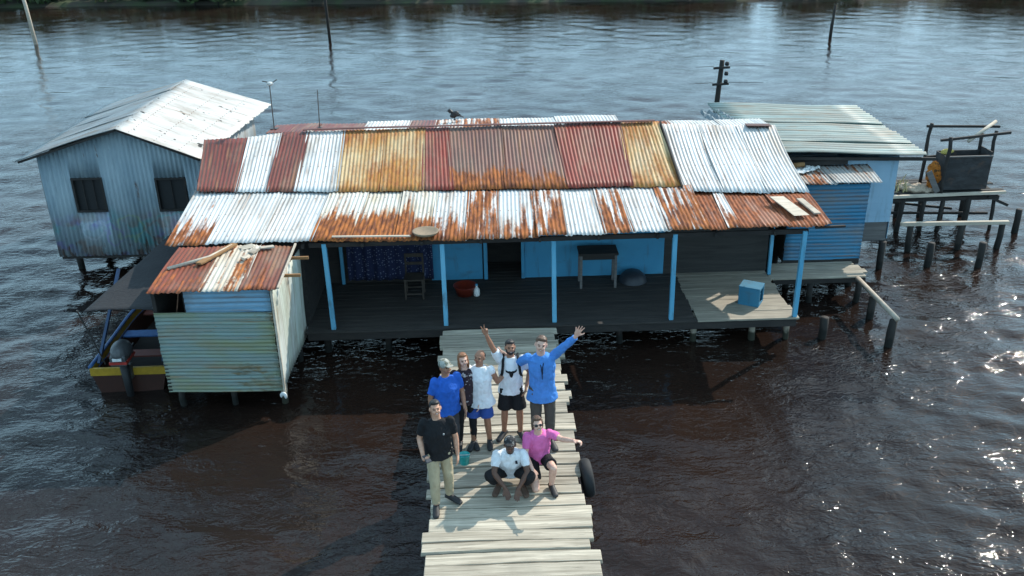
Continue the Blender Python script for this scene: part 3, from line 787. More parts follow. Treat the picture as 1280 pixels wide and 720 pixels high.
# ================================================================== BOAT
bt = thing('boat', (-6.75, 16.6, 0), 'wooden motor boat with yellow stripe under a dark canopy beside the shed', 'boat')
def hull():
    cx = -6.74; n = 16
    outer, inner = [], []
    secs = []
    for i in range(n + 1):
        t = i/n; y = 15.02 + 3.9*t
        hw = .69*(1 - max(0, (t - .45)/.55)**2.2*.93); zt = .50 + .20*t*t; zb = -.12 + .3*max(0, t - .7)**2*3
        secs.append((y, hw, zt, zb))
    mb = MB(); prof = lambda hw, zt, zb: [(-hw, zt), (-hw*1.0, zt - .13), (-hw*.97, zt - .15), (-hw*.80, zb + .05), (0, zb), (hw*.80, zb + .05), (hw*.97, zt - .15), (hw, zt - .13), (hw, zt)]
    P = [[(cx + x, y, z) for x, z in prof(hw, zt, zb)] for y, hw, zt, zb in secs]; k = 9
    for i in range(n):
        for j in range(k - 1):
            mb.m = 1 if j in (0, 7) else (2 if j in (1, 6) else 0)
            mb.add([P[i][j], P[i + 1][j], P[i + 1][j + 1], P[i][j + 1]], [(0, 1, 2, 3)])
    # transom: yellow band over red brown
    y, hw, zt, zb = secs[0]
    mb.m = 1; mb.box((cx, y, zt - .075), (2*hw, .05, .15))
    mb.m = 0; mb.poly([(cx - hw*.97, y - .02, zt - .152), (cx - hw*.8, y - .02, zb + .05), (cx + hw*.8, y - .02, zb + .05), (cx + hw*.97, y - .02, zt - .152)], (0, .04, 0))
    o = mb.build('hull', [plain_mat('hull_red', (.045, .014, .008), .5), plain_mat('hull_yellow', (.42, .25, .02), .45), plain_mat('hull_blue', (.03, .09, .25), .45)], bt)
    o.modifiers.new('thick', 'SOLIDIFY').thickness = .03
    gm = MB()
    for s in (-1, 1): gm.tube([(cx + s*hw_, y_, zt_ + .015) for y_, hw_, zt_, _ in secs], .035, 8)
    gm.build('gunwale', plain_mat('gunwale_blue', (.035, .10, .25), .45), bt, True)
    inn = plain_mat('inside_red', (.14, .035, .025), .6)
    MB().box((cx, 16.9, .10), (1.0, 3.4, .03)).build('floor', M['dark_wood'], bt)
    for y_, c in ((15.75, inn), (16.6, plain_mat('thwart_blue', (.04, .12, .3), .5)), (17.6, inn)): bevel(MB().box((cx, y_, .40), (1.24 if y_ < 17 else 1.1, .26, .035)).build('bench', c, bt), .005)
hull()
sbl = plain_mat('strut_blue', (.022, .055, .13), .5)
MB().bar((-7.33, 15.2, .5), (-7.22, 16.6, 1.80), .05, .05).build('canopy_strut', sbl, bt)
MB().bar((-6.15, 15.2, .5), (-6.2, 16.6, 1.80), .05, .05).build('canopy_strut', sbl, bt)
for x, y in ((-7.22, 14.62), (-5.92, 14.62), (-7.05, 18.2)): MB().tube([(x, y, 1.86), (x + .02, y + .55 if y < 16 else y, .5)], .014, 6).build('canopy_pole', M['steel'], bt)
def canopy():
    mb = MB(); vs, fs = [], []; nx, ny = 16, 30
    for j in range(ny + 1):
        for i in range(nx + 1):
            t = j/ny; s = i/nx
            xl = -7.18 + .36*t; xr = -5.82 + .25*t
            x = xl + (xr - xl)*s; y = 14.55 + 3.9*t
            z = 1.84 + .06*math.sin(math.pi*s) - .03*abs(math.sin(t*math.pi*4))*math.sin(math.pi*s) + .008*math.sin(9*s + 7*t)
            if i in (0, nx): z -= .06
            vs.append((x, y, z))
    for j in range(ny):
        for i in range(nx): fs.append((j*(nx + 1) + i, j*(nx + 1) + i + 1, (j + 1)*(nx + 1) + i + 1, (j + 1)*(nx + 1) + i))
    mb.add(vs, fs); o = mb.build('canopy', M['tarp'], bt, True)
    o.modifiers.new('thick', 'SOLIDIFY').thickness = .006
canopy()
mo = MB()
mo.ell((-6.72, 14.86, .93), (.18, .27, .19)); mo.box((-6.72, 14.84, .82), (.28, .42, .18))
mot = fuse(mo.build('outboard_motor', plain_mat('motor_grey', (.075, .078, .082), .4), bt), .012)
MB().box((-6.72, 14.84, .79), (.31, .45, .05)).build('cowl_stripe', plain_mat('stripe_red', (.40, .04, .03), .4), mot)
MB().box((-6.72, 14.61, .87), (.16, .03, .05), (0, 0, 0)).build('cowl_badge', M['white'], mot)
MB().tube([(-6.72, 14.84, .73), (-6.72, 14.86, .2), (-6.72, 14.88, -.4)], [.085, .07, .05], 10).build('lower_leg', M['black'], mot, True)
MB().box((-6.72, 14.965, .46), (.16, .10, .28)).build('clamp', M['steel'], mot)
MB().tube([(-6.72, 15.0, .74), (-6.70, 15.38, .80)], [.022, .026], 8).build('tiller', M['black'], mot)

# ================================================================== LEFT HOUSE
lh = thing('gable_house', (-8.3, 22.8, 0), 'blue grey corrugated gable house on stilts with white right roof slope at the far left', 'house')
def lh_wall_mat():
    g = G('graffiti_corrugated'); p = g.obj(); s = g.n('SeparateXYZ', {0: p}); x, z = s.outputs[0], s.outputs[2]
    n1 = g.noise(g.scale(p, (2, 2, .8)), 1, 5, .6); n2 = g.noise(g.scale(p, (14, 14, 1.2)), 1, 3)
    col = g.mix(g.ramp(n1, .35, .68), (.34, .415, .45), (.25, .325, .37))
    col = g.mix(g.ramp(n2, .54, .74, 0, .32), col, (.10, .13, .15))
    low = g.ramp(g.math('ADD', z, g.math('MULTIPLY', g.noise(p, 1.4, 3), .9)), 2.25, 1.85)
    for off, c, amt in ((3, (.17, .40, .42), .9), (9, (.26, .26, .46), .9), (15, (.28, .18, .14), .6), (21, (.30, .38, .42), .6)):
        m = g.ramp(g.noise(p, 1.9, 3, .5, off), .49, .56)
        col = g.mix(g.math('MULTIPLY', g.math('MULTIPLY', m, low), amt), col, c)
    # loose sprayed loops
    for cx, cz, r, c in ((-.1, 1.28, .30, (.35, .45, .25)), (-.95, 1.2, .24, (.45, .5, .55)), (.9, 1.3, .34, (.16, .42, .42)), (-.5, 1.12, .20, (.3, .25, .5)), (.45, 1.22, .2, (.3, .2, .16))):
        dx = g.math('SUBTRACT', x, cx); dz = g.math('SUBTRACT', z, cz)
        d = g.math('SQRT', g.math('ADD', g.math('MULTIPLY', dx, dx), g.math('MULTIPLY', dz, dz)))
        d = g.math('ADD', d, g.math('MULTIPLY', g.noise(p, 3, 3), .55))
        e = g.math('ABSOLUTE', g.math('SUBTRACT', d, r + .27))
        col = g.mix(g.ramp(e, .04, .015, 0, .5), col, c)
    rust = g.ramp(g.math('ADD', g.noise(g.scale(p, (7, 7, 2)), 1, 5, .65), g.ramp(z, 1.1, .6, 0, .13)), .62, .70, 0, .8)
    col = g.mix(rust, col, (.13, .065, .04))
    return g.fin(col, .55)
M['lh_wall'] = lh_wall_mat()
FY = 20.4; XL, XA, XR = -10.17, -8.29, -6.40
def gable_wall():
    mb = MB(); pitch = .10; nc = int((XR - XL)/pitch)*6
    win = ((-9.52, -8.82, 1.69, 2.51), (-7.64, -6.95, 1.66, 2.46))
    cols = np.linspace(XL, XR, nc + 1)
    ztop = lambda x: lin(x, [XL, XA, XR], [3.03, 3.62, 2.88])
    yy = [FY - .013*math.cos(2*math.pi*i/6) for i in range(nc + 1)]
    for i in range(nc):
        xa, xb = cols[i], cols[i + 1]; xm = (xa + xb)/2
        segs = [(.60, None)]
        w = [q for q in win if q[0] < xm < q[1]]
        parts = [(.60, w[0][2]), (w[0][3], None)] if w else [(.60, None)]
        for z0, z1 in parts:
            za, zb_ = (z1, z1) if z1 else (ztop(xa), ztop(xb))
            mb.add([(xa, yy[i], z0), (xb, yy[i + 1], z0), (xb, yy[i + 1], zb_), (xa, yy[i], za)], [(0, 1, 2, 3)], [(xa, z0), (xb, z0), (xb, zb_), (xa, za)])
    o = mb.build('front_wall', M['lh_wall'], lh, True)
    s = o.modifiers.new('thick', 'SOLIDIFY'); s.thickness = .004
    for k, (x0, x1, z0, z1) in enumerate(win):
        f = MB(); t = .045
        for c, sz in (((x0 + t/2, FY, (z0 + z1)/2), (t, .07, z1 - z0)), ((x1 - t/2, FY, (z0 + z1)/2), (t, .07, z1 - z0)), (((x0 + x1)/2, FY, z1 - t/2), (x1 - x0 - 2*t, .07, t)), (((x0 + x1)/2, FY, z0 + t/2), (x1 - x0 - 2*t, .07, t))): f.box(c, sz)
        w = f.build('window', M['dark_wood'], lh)
        b = MB()
        for q in ((.5,) if k else (.33, .66)): b.bar((x0 + (x1 - x0)*q, FY + .01, z0 + t), (x0 + (x1 - x0)*q, FY + .01, z1 - t), .02, .02)
        b.build('window_bar', M['dark_wood'], w)
        MB().box(((x0 + x1)/2, FY + .06, (z0 + z1)/2), (x1 - x0, .02, z1 - z0)).build('dark_backing', M['black'], w)  # black sheet standing in for the dark room behind the opening
gable_wall()
sheet('side_wall', lh, 'grey_zinc', (XR, FY, 2.86), (XR, 25.0, 2.86), (XR, FY, .6), (XR, 25.0, .6), nrm=(1, 0, 0), rows=4, seed=301)
sheet('side_wall', lh, 'grey_zinc', (XL, 25.0, 3.0), (XL, FY, 3.0), (XL, 25.0, .6), (XL, FY, .6), nrm=(-1, 0, 0), rows=4, seed=302)
MB().poly([(XL, 25, .6), (XR, 25, .6), (XR, 25, 2.86), (XA, 25, 3.6), (XL, 25, 3.0)], (0, .03, 0)).build('back_wall', M['grey_plank'], lh)
MB().box((-8.28, 22.7, .56), (3.7, 4.55, .06)).build('floor', M['dark_wood'], lh)
for i in range(4):
    y0, y1 = 20.06 + i*1.32, 20.06 + (i + 1)*1.32 + .04
    sheet('roof_sheet', lh, 'grey_zinc', (-8.17, y0, 3.70 + .008*(i % 2)), (-8.17, y1, 3.70 + .008*(i % 2)), (-10.50, y0, 3.03 + .008*(i % 2)), (-10.50, y1, 3.03 + .008*(i % 2)), seed=320 + i, amp=.010, jag=.01, label='grey sheet of the left roof slope')
sheet('roof_sheet', lh, 'left_white', (-8.19, 25.38, 3.705), (-8.19, 20.06, 3.705), (-5.95, 25.38, 2.965), (-6.42, 20.06, 2.965), seed=310, amp=.006, jag=.012, warp=.006, label='white sheeting of the right roof slope')
MB().bar((-10.46, 20.12, 2.985), (-8.2, 20.12, 3.655), .04, .05).bar((-8.16, 20.12, 3.655), (-6.45, 20.12, 2.93), .04, .05).build('roof_edge_board', M['dark_wood'], lh)
for x in (-10.05, -8.3, -6.6):
    for y in (21.1, 22.8, 24.8): pile(lh, x, y, -1.0, .55, .085)
for z in (2.30, 2.05): MB().bar((-6.42, 20.36, z), (-5.95, 20.30, z + .02), .03, .03).build('wall_rail', M['brown_wood'], lh)

# ================================================================== RIGHT HOUSE AND LEAN-TO
rh = thing('clapboard_house', (7.9, 21.6, 0), 'light blue clapboard house with pale green ribbed roof behind the right end of the porch', 'house')
claps(MB(), (6.5, 19.8), (9.22, 19.8), 1.125, 2.68, (0, -1), w=.15).build('front_wall', M['light_blue'], rh)
claps(MB(), (6.5, 19.82), (9.18, 19.82), .66, 1.12, (0, -1), w=.13).build('skirting', M['grey_plank'], rh, label='bare grey plank skirting below the blue boards')
wb = MB(); claps(wb, (9.22, 19.82), (9.22, 23.4), .7, 2.72, (1, 0)); claps(wb, (9.22, 23.4), (6.0, 23.4), .7, 2.9, (0, 1)); claps(wb, (6.0, 23.4), (6.0, 19.8), .7, 2.8, (-1, 0))
wb.build('outer_wall', M['light_blue'], rh)
MB().box((7.6, 21.6, .66), (3.2, 3.5, .05)).build('floor', M['dark_wood'], rh)
for x in (6.6, 8.0, 9.1):
    for y in (19.75, 21.6, 23.3): pile(rh, x, y, -1.0, .65, .085, lean=(.03, 0))
NS = 5
for i in range(NS):
    f0, f1 = i/NS, (i + 1)/NS + .03
    y0, y1 = 19.45 + 4.2*f0, 19.45 + 4.2*f1
    zl = lambda y: 2.93 + .02*(y - 19.5) + .045; zrr = lambda y: 2.735 + .02*(y - 19.5) + .045
    sheet('roof_sheet', rh, 'green_zinc', (5.75, y0, zl(y0) + .02*(i % 2)), (5.75, y1, zl(y1) + .02*(i % 2)), (9.72, y0, zrr(y0) + .02*(i % 2)), (9.72, y1, zrr(y1) + .02*(i % 2)), pitch=.21, amp=.026, rows=6, seed=330 + i, warp=.01)
MB().bar((6.4, 19.62, 2.76), (9.95, 19.6, 2.655), .05, .07).build('eave_board', M['dark_wood'], rh)
ct = MB(); n_ = 14; vs, fs = [], []; rt = random.Random(4)
for jj in range(n_ + 1):
    for kk in range(n_ + 1):
        e_ = .25*math.sin(2.3*jj + .4) if kk in (0, n_) else 0
        vs.append((5.36 + .62*kk/n_ + .03*rt.random() + e_*.1, 21.4 + 1.5*jj/n_ + .05*rt.random(), 3.02 + .05*math.sin(kk*1.3 + jj*.5) + .05*rt.random()))
for jj in range(n_):
    for kk in range(n_): fs.append((jj*(n_ + 1) + kk, jj*(n_ + 1) + kk + 1, (jj + 1)*(n_ + 1) + kk + 1, (jj + 1)*(n_ + 1) + kk))
ct.add(vs, fs); o = ct.build('tarpaulin', cloth_mat('grey_tarp', (.20, .24, .26), .8)); o.modifiers.new('thick', 'SOLIDIFY').thickness = .006
tag(o, 'crumpled grey tarpaulin at the left end of the pale green roof', 'tarpaulin')

lt = thing('lean_to', (7.3, 19.2, 0), 'bright blue corrugated lean-to with flat littered roof in front of the light blue house', 'shed')
sheet('front_wall', lt, 'bright_blue_corr', (6.45, 18.7, 2.42), (6.45, 18.7, .70), (8.17, 18.7, 2.42), (8.17, 18.7, .66), nrm=(0, -1, 0), pitch=.085, rows=10, seed=340, jag=.004)
sheet('side_wall', lt, 'bright_blue_corr', (8.17, 18.72, 2.42), (8.17, 18.72, .68), (8.17, 19.75, 2.46), (8.17, 19.75, .68), nrm=(1, 0, 0), pitch=.085, rows=6, seed=341)
claps(MB(), (6.45, 19.75), (6.45, 18.72), .68, 2.4, (-1, 0)).build('side_wall', M['dark_wood'], lt)
MB().box((7.3, 19.2, .665), (1.7, 1.0, .04)).build('floor', M['dark_wood'], lt)
MB().box((7.3, 18.73, .61), (1.72, .05, .12)).build('sill_beam', M['dark_wood'], lt)
for i, (a, b) in enumerate(((6.5, 7.4), (7.36, 8.36))):
    sheet('roof_sheet', lt, 'leanto_roof', (a + .02, 19.74, 2.545), (b + .12*i, 19.74, 2.535), (a, 18.55, 2.50), (b, 18.55, 2.475), seed=345 + i, jag=.01, amp=.010)
MB().bar((6.5, 19.70, 2.62), (8.0, 19.70, 2.62), .12, .10).build('roof_batten', M['dark_wood'], lt)
for x in (6.6, 8.05): pile(lt, x, 18.8, -1.0, .6, .075)
for i, (x, y, w, l, rz, m, lb) in enumerate([(6.85, 19.2, .6, .2, .5, 'white', 'crumpled white sheet scrap on the lean-to roof'), (7.15, 19.45, .3, .16, -.3, 'pale_plastic', 'small pale scrap on the lean-to roof')]):
    mb = MB(); n = 8; vs, fs = [], []
    for j in range(n + 1):
        for k in range(n + 1): vs.append(((k/n - .5)*w, (j/n - .5)*l, .05*random.random() + .03))
    for j in range(n):
        for k in range(n): fs.append((j*(n + 1) + k, j*(n + 1) + k + 1, (j + 1)*(n + 1) + k + 1, (j + 1)*(n + 1) + k))
    mb.add(vs, fs); o = mb.build('scrap', M[m]); o.location = (x, y, 2.535); o.rotation_euler = (0, 0, rz)
    o.modifiers.new('thick', 'SOLIDIFY').thickness = .006
    tag(o, lb, 'scrap')
lg = MB().tube([(6.75, 19.58, 2.60), (7.0, 19.60, 2.61)], .06, 8).build('log', M['brown_wood'], None, True)
tag(lg, 'short brown log lying at the back of the lean-to roof', 'log')
# walkway in front of lean-to
wk = thing('walkway', (7.0, 18.3, 0), 'narrow plank walkway along the foot of the blue lean-to', 'walkway')
boards(MB(), 5.98, 8.05, 17.85, 18.68, D - .01, w=.2, along='x', jit=.12).build('deck', M['dock_wood'], wk)
MB().box((7.0, 17.9, D - .10), (2.0, .07, .12)).build('beam', M['dark_wood'], wk)
for x in (6.85, 7.9): pile(wk, x, 17.95, -1.0, D - .05, .07)

# ================================================================== OLD PLATFORM ON THE RIGHT
pf = thing('platform', (11.8, 22.6, 0), 'ramshackle wooden platform on piles with an open pole frame at the right', 'platform')
boards(MB(), 10.30, 13.05, 21.95, 23.3, 1.0, w=.2, along='x', jit=.16, gap=.05).build('deck', M['shade_plank'], pf)
MB().bar((10.2, 21.93, .98), (13.1, 21.95, 1.02), .07, .07).build('edge_log', M['pale_wood'], pf)
MB().bar((10.2, 22.05, .86), (13.0, 22.05, .86), .09, .1).bar((10.2, 23.2, .86), (13.0, 23.2, .86), .09, .1).bar((10.3, 22.5, .35), (13.0, 22.4, .3), .05, .06).bar((10.4, 23.0, .5), (12.4, 23.1, .2), .05, .06).bar((12.7, 22.0, .9), (13.25, 22.0, .65), .07, .07).build('beam', M['dark_wood'], pf)
for x in (10.4, 11.0, 11.6, 12.2, 12.85):
    for y in (22.05, 23.15): pile(pf, x + random.uniform(-.12, .12), y, -1.0, .88, random.uniform(.045, .075), lean=(random.uniform(-.08, .08), 0))
for x, y, z0, z1 in ((11.45, 22.0, 1.0, 2.47), (11.30, 22.85, 1.0, 2.62), (12.62, 22.75, 1.0, 2.35), (12.98, 22.75, 1.0, 2.40)):
    pile(pf, x, y, z0, z1, .045, 'dark_wood', (.03, 0), 'frame_pole')
MB().bar((11.22, 22.0, 2.40), (12.98, 22.05, 2.54), .05, .06).build('frame_rail', M['dark_wood'], pf)
MB().bar((11.2, 22.8, 2.56), (13.1, 22.8, 2.50), .05, .06).build('frame_rail', M['dark_wood'], pf)
MB().bar((11.3, 22.78, 1.75), (12.8, 22.78, 1.86), .05, .06).build('frame_rail', M['dark_wood'], pf)
M['bin_wood'] = wood_mat('bin_wood', (.055, .054, .056), (.022, .020, .019), (3, 3, 8), .6, stain=(.085, .05, .035))
bn = thing('bin', (12.1, 22.4, 1.0), 'dark open board bin standing on the old platform', 'bin')
for nm, c, s in (('front_panel', (12.1, 22.12, 1.50), (1.12, .03, .86)), ('back_panel', (12.1, 22.72, 1.50), (1.12, .03, .86)), ('side_panel', (11.53, 22.42, 1.50), (.03, .57, .86)), ('side_panel', (12.67, 22.42, 1.55), (.03, .57, .96)), ('floor', (12.1, 22.42, 1.07), (1.1, .56, .03))):
    MB().box(c, s).build(nm, M['bin_wood'], bn)
MB().bar((11.5, 22.1, 1.94), (12.68, 22.1, 1.94), .05, .03).build('rim', M['grey_plank'], bn)
ob = MB()
for c, r in (((11.30, 22.25, 1.62), (.15, .14, .17)), ((11.22, 22.2, 1.45), (.12, .13, .16)), ((11.36, 22.2, 1.42), (.13, .12, .18)), ((11.3, 22.25, 1.2), (.12, .12, .2))): ob.ell(c, r)
tag(crease(fuse(ob.build('bundle', cloth_mat('orange_cloth', (.40, .13, .02), pat=(.10, .05, .02), patscale=7, thr=.58)), .015), .10, .12), 'orange bundle beside the dark bin on the old platform', 'bundle')
tag(fuse(MB().ell((11.68, 22.45, 1.99), (.16, .1, .06)).ell((11.6, 22.45, 1.96), (.1, .1, .06)).build('sack', cloth_mat('yellow_cloth', (.45, .36, .10))), .015), 'small yellow sack on the rim of the dark bin', 'sack')
tb = MB()
for c, r in (((10.95, 22.3, 1.07), (.36, .24, .10)), ((11.2, 22.2, 1.05), (.22, .16, .07)), ((10.72, 22.4, 1.08), (.2, .2, .1))): tb.ell(c, r)
tag(crease(fuse(tb.build('tarpaulin', cloth_mat('tan_cloth', (.46, .36, .27))), .015), .10, .12), 'crumpled tan tarpaulin on the left of the old platform', 'tarpaulin')
wdn = MB()
for k in range(22):
    a_ = V((10.4 + random.uniform(-.12, .3), 22.5 + random.uniform(-.4, .4), 1.04)); wdn.tube([a_, a_ + V((random.uniform(-.2, .2), random.uniform(-.2, .2), random.uniform(.1, .3)))], [.02, .008], 5)
tag(wdn.build('dry_branches', plain_mat('dry_straw', (.42, .36, .18), .9)), 'heap of dry yellow branches at the left end of the old platform', 'branches')
brd = MB().bar((11.06, 22.0, 1.6), (11.35, 21.98, 1.06), .14, .03, (0, 1, 0)).build('board', M['grey_plank']); tag(brd, 'grey board leaning against the orange bundle', 'board')
pp = MB().tube([(11.92, 22.0, 2.36), (12.8, 22.5, 2.72)], [.045, .04], 8).build('pole', M['pale_wood'], None, True)
tag(pp, 'pale loose pole lying across the top of the platform frame', 'pole')
# low beam on three piles
lb_ = thing('low_beam', (11.3, 20.7, 0), 'long pale beam resting on three short piles in front of the old platform', 'beam')
MB().bar((9.95, 20.72, .70), (12.55, 20.64, .70), .10, .08).build('beam', M['pale_wood'], lb_)
for x, y in ((10.2, 20.72), (11.45, 20.7), (12.42, 20.68)): pile(lb_, x, y, -1.0, .66, .08, name='pile')
# loose piles
PS = [(6.60, 16.32, .43, .085, 'lone short pile nearest the right corner post of the porch'), (7.74, 15.86, .56, .08, 'pile under the near end of the slanting pole'),
      (7.84, 17.10, .50, .08, 'pile under the middle of the slanting pole'), (10.22, 19.7, .60, .08, 'left one of two lone piles in front of the long pale beam'),
      (11.40, 19.62, .60, .08, 'right one of two lone piles in front of the long pale beam'), (13.40, 21.75, .62, .08, 'tall lone pile at the right edge beyond the long pale beam'),
      (12.6, 19.0, .5, .08, 'lone pile at the far right edge of the picture')]
for i, (x, y, h, r, lb) in enumerate(PS):
    if i == 0: o = pile(None, x, y, -1.0, h, r, name='pile')
    else:
        o = pile(None, x, y, -1.0, h, r, name='pile', lean=(.04, 0))
    tag(o, lb, 'pile', 'lone piles standing in the water')
sl = MB().tube([(7.78, 17.75, .62), (7.80, 15.75, .63)], [.055, .05], 8).build('pole', M['pale_wood'], None, True)
tag(sl, 'pale slanting pole laid on two piles off the lean-to walkway', 'pole')

# ================================================================== POLES IN THE WATER
up = thing('utility_pole', (7.9, 30.6, 0), 'dark utility pole with short crossarms and insulators behind the pale green roof', 'pole')
MB().tube([(7.62, 30.6, -1), (7.72, 30.6, 1.5), (7.80, 30.6, 2.9)], [.10, .09, .08], 10).build('pole', M['pile_wood'], up, True)
for z in (2.66, 2.12): MB().bar((7.50, 30.5, z), (8.04, 30.5, z + .02), .07, .07).build('crossarm', M['dark_wood'], up)
for z in (2.74, 2.42, 2.16): MB().lathe((7.94, 30.5, z), [(0, 0), (.06, 0), (.075, .06), (.05, .12), (0, .13)], 10).build('insulator', M['black'], up)
wr = MB()
for z in (2.72, 2.18): wr.tube([(7.5, 30.5, z), (6.9, 30.5, z - .01)], .008, 5).tube([(8.04, 30.5, z), (9.2, 30.5, z - .02)], .008, 5)
wr.build('wire', M['black'], up)
for x, y, dx, h, r, m, lb in ((-26.6, 56.5, -.45, 5.5, .12, 'pale_wood', 'pale leaning channel marker pole at the far left of the lagoon'), (-9.0, 54.8, -.2, 5.5, .09, 'pile_wood', 'dark upright marker pole in the water above the left roof'), (19.2, 52.0, .12, 1.75, .10, 'pile_wood', 'short dark marker pole in the water at the upper right')):
    o = MB().tube([(x, y, -1), (x + dx*.3, y, h*.4), (x + dx, y, h)], [r, r*.9, r*.6], 8).build('marker_pole', M[m], None, True)
    tag(o, lb, 'pole', 'marker poles standing in the lagoon')

# ================================================================== DOCK
dk = thing('dock', (.1, 12, 0), 'weathered grey plank dock leading to the porch', 'dock')
proto = None
y = 5.2; i = 0
while y < 15.86:
    w = random.choice((.19, .22, .25, .28, .31))*random.uniform(.93, 1.07)
    if y + w > 15.90: w = 15.91 - y
    if w < .08: break
    x0 = -.97 + random.uniform(-.075, .05); x1 = 1.19 + random.uniform(-.06, .085)
    if y < 9.6: x0 -= .03; x1 += .03
    th = random.uniform(.05, .075); n = 12
    mb = MB(); vs, fs = [], []
    pz = random.uniform(-.016, .006); sk = random.uniform(-.025, .025); bow = random.uniform(-.012, .012)
    e0 = [random.uniform(-.006, .006) for _ in range(n + 1)]; e1 = [random.uniform(-.006, .006) for _ in range(n + 1)]
    for k in range(n + 1):
        s = k/n; x = x0 + (x1 - x0)*s
        yo = sk*(s - .5) + bow*math.sin(math.pi*s)
        zt = D + pz + .006*math.sin(5*s + i) + random.uniform(-.002, .002)
        q = w/2 - .010
        cx = random.uniform(-.015, .015) if k in (0, n) else 0
        vs += [(x + cx, -q + yo + e0[k], zt - th), (x + cx, q + yo + e1[k], zt - th), (x, q + yo + e1[k], zt), (x, -q + yo + e0[k], zt)]
    for k in range(n):
        a_, b_ = 4*k, 4*k + 4
        for j in range(4): fs.append((a_ + j, a_ + (j + 1) % 4, b_ + (j + 1) % 4, b_ + j))
    fs += [(3, 2, 1, 0), (4*n, 4*n + 1, 4*n + 2, 4*n + 3)]
    tilt = random.uniform(-.012, .012)
    mb.add([(vx, y + w/2 + vy, vz + tilt*vy/.1*.5) for vx, vy, vz in vs], fs)
    o = mb.build('plank', M['dock_wood'], dk)
    # own origin at the plank, so its grain differs from its neighbours'
    bevel(o, .008, 2)
    y += w + random.uniform(.0, .012); i += 1
for x in (-.72, .1, .95): MB().bar((x, 5.2, D - .14), (x, 15.9, D - .14), .09, .12).build('stringer', M['dark_wood'], dk)
for yy in (6.5, 8.6, 10.7, 12.8, 14.9):
    for x in (-.88, 1.08): pile(dk, x, yy, -1.0, D - .08, .085, name='pile')
    MB().bar((-.98, yy + .1, D - .255), (1.2, yy + .1, D - .255), .09, .11).build('cross_beam', M['dark_wood'], dk)

ty = MB(); RR, rr = .205, .082; n1, n2 = 40, 14; vs, fs = [], []
for a_ in range(n1):
    for b_ in range(n2):
        u, v = 2*math.pi*a_/n1, 2*math.pi*b_/n2
        cr_ = abs(math.cos(v))**.7*math.copysign(1, math.cos(v)); sr_ = abs(math.sin(v))**.7*math.copysign(1, math.sin(v))
        tr_ = 1.0 - (.04 if (a_ % 2 and cr_ > .6) else 0)
        rad = RR + rr*cr_*tr_
        vs.append((sr_*rr*1.0, rad*math.cos(u), rad*math.sin(u)))
for a_ in range(n1):
    for b_ in range(n2): fs.append((a_*n2 + b_, ((a_ + 1) % n1)*n2 + b_, ((a_ + 1) % n1)*n2 + (b_ + 1) % n2, a_*n2 + (b_ + 1) % n2))
ty.add(vs, fs); o = ty.build('tyre', M['rubber'], None, True); o.location = (1.305, 11.22, .46); o.rotation_euler = (0, R(-6), R(4))
tag(o, 'old black tyre hung on the right side of the dock as a fender', 'tyre')
bk = thing('bucket', (-.50, 11.42, D), 'small teal bucket standing on the dock behind the man in black', 'bucket')
MB().lathe((-.50, 11.42, D), [(0, 0), (.055, 0), (.065, .01), (.085, .16), (.09, .165), (.08, .165), (.06, .015), (0, .015)]).build('body', M['teal'], bk, True)
MB().tube([(-.50 + .088*math.cos(a_), 11.42 - .05*math.sin(a_), D + .16 + .03*math.sin(a_)) for a_ in np.linspace(0, math.pi, 9)], .005, 6).build('handle', M['pale_plastic'], bk, True)

# ================================================================== PEOPLE
def limb(mb, pts, rs, nb=4):
    """tapered rounded limb through joints, with balls at the joints"""
    pts = [V(p) for p in pts]
    for i in range(len(pts) - 1):
        a, b = pts[i], pts[i + 1]; q, w = [], []
        for k in range(nb + 1):
            t = k/nb; q.append(a.lerp(b, t)); w.append(rs[i] + (rs[i + 1] - rs[i])*t + (.10*rs[i]*math.sin(math.pi*min(1, t*1.5)) if nb > 2 else 0))
        mb.tube(q, w, 12)
    for p, r in zip(pts, rs): mb.ell(p, (r, r, r), None, 12, 8)

def torso(mb, spine, widths, side, grow=0.0):
    """spine: points; widths: (half width, half depth) at each; side: list of unit vectors to the right"""
    secs = []
    for i, p in enumerate(spine):
        p = V(p); d = (V(spine[min(i + 1, len(spine) - 1)]) - V(spine[max(i - 1, 0)])).normalized()
        s = V(side[i]); s = (s - d*s.dot(d)).normalized(); f = d.cross(s)
        secs.append((p, s*(widths[i][0] + grow), f*(widths[i][1] + grow)))
    # densify
    out = []
    for i in range(len(secs) - 1):
        for k in range(3):
            t = k/3; out.append(tuple(secs[i][j].lerp(secs[i + 1][j], t) for j in range(3)))
    out.append(secs[-1]); mb.loft(out)

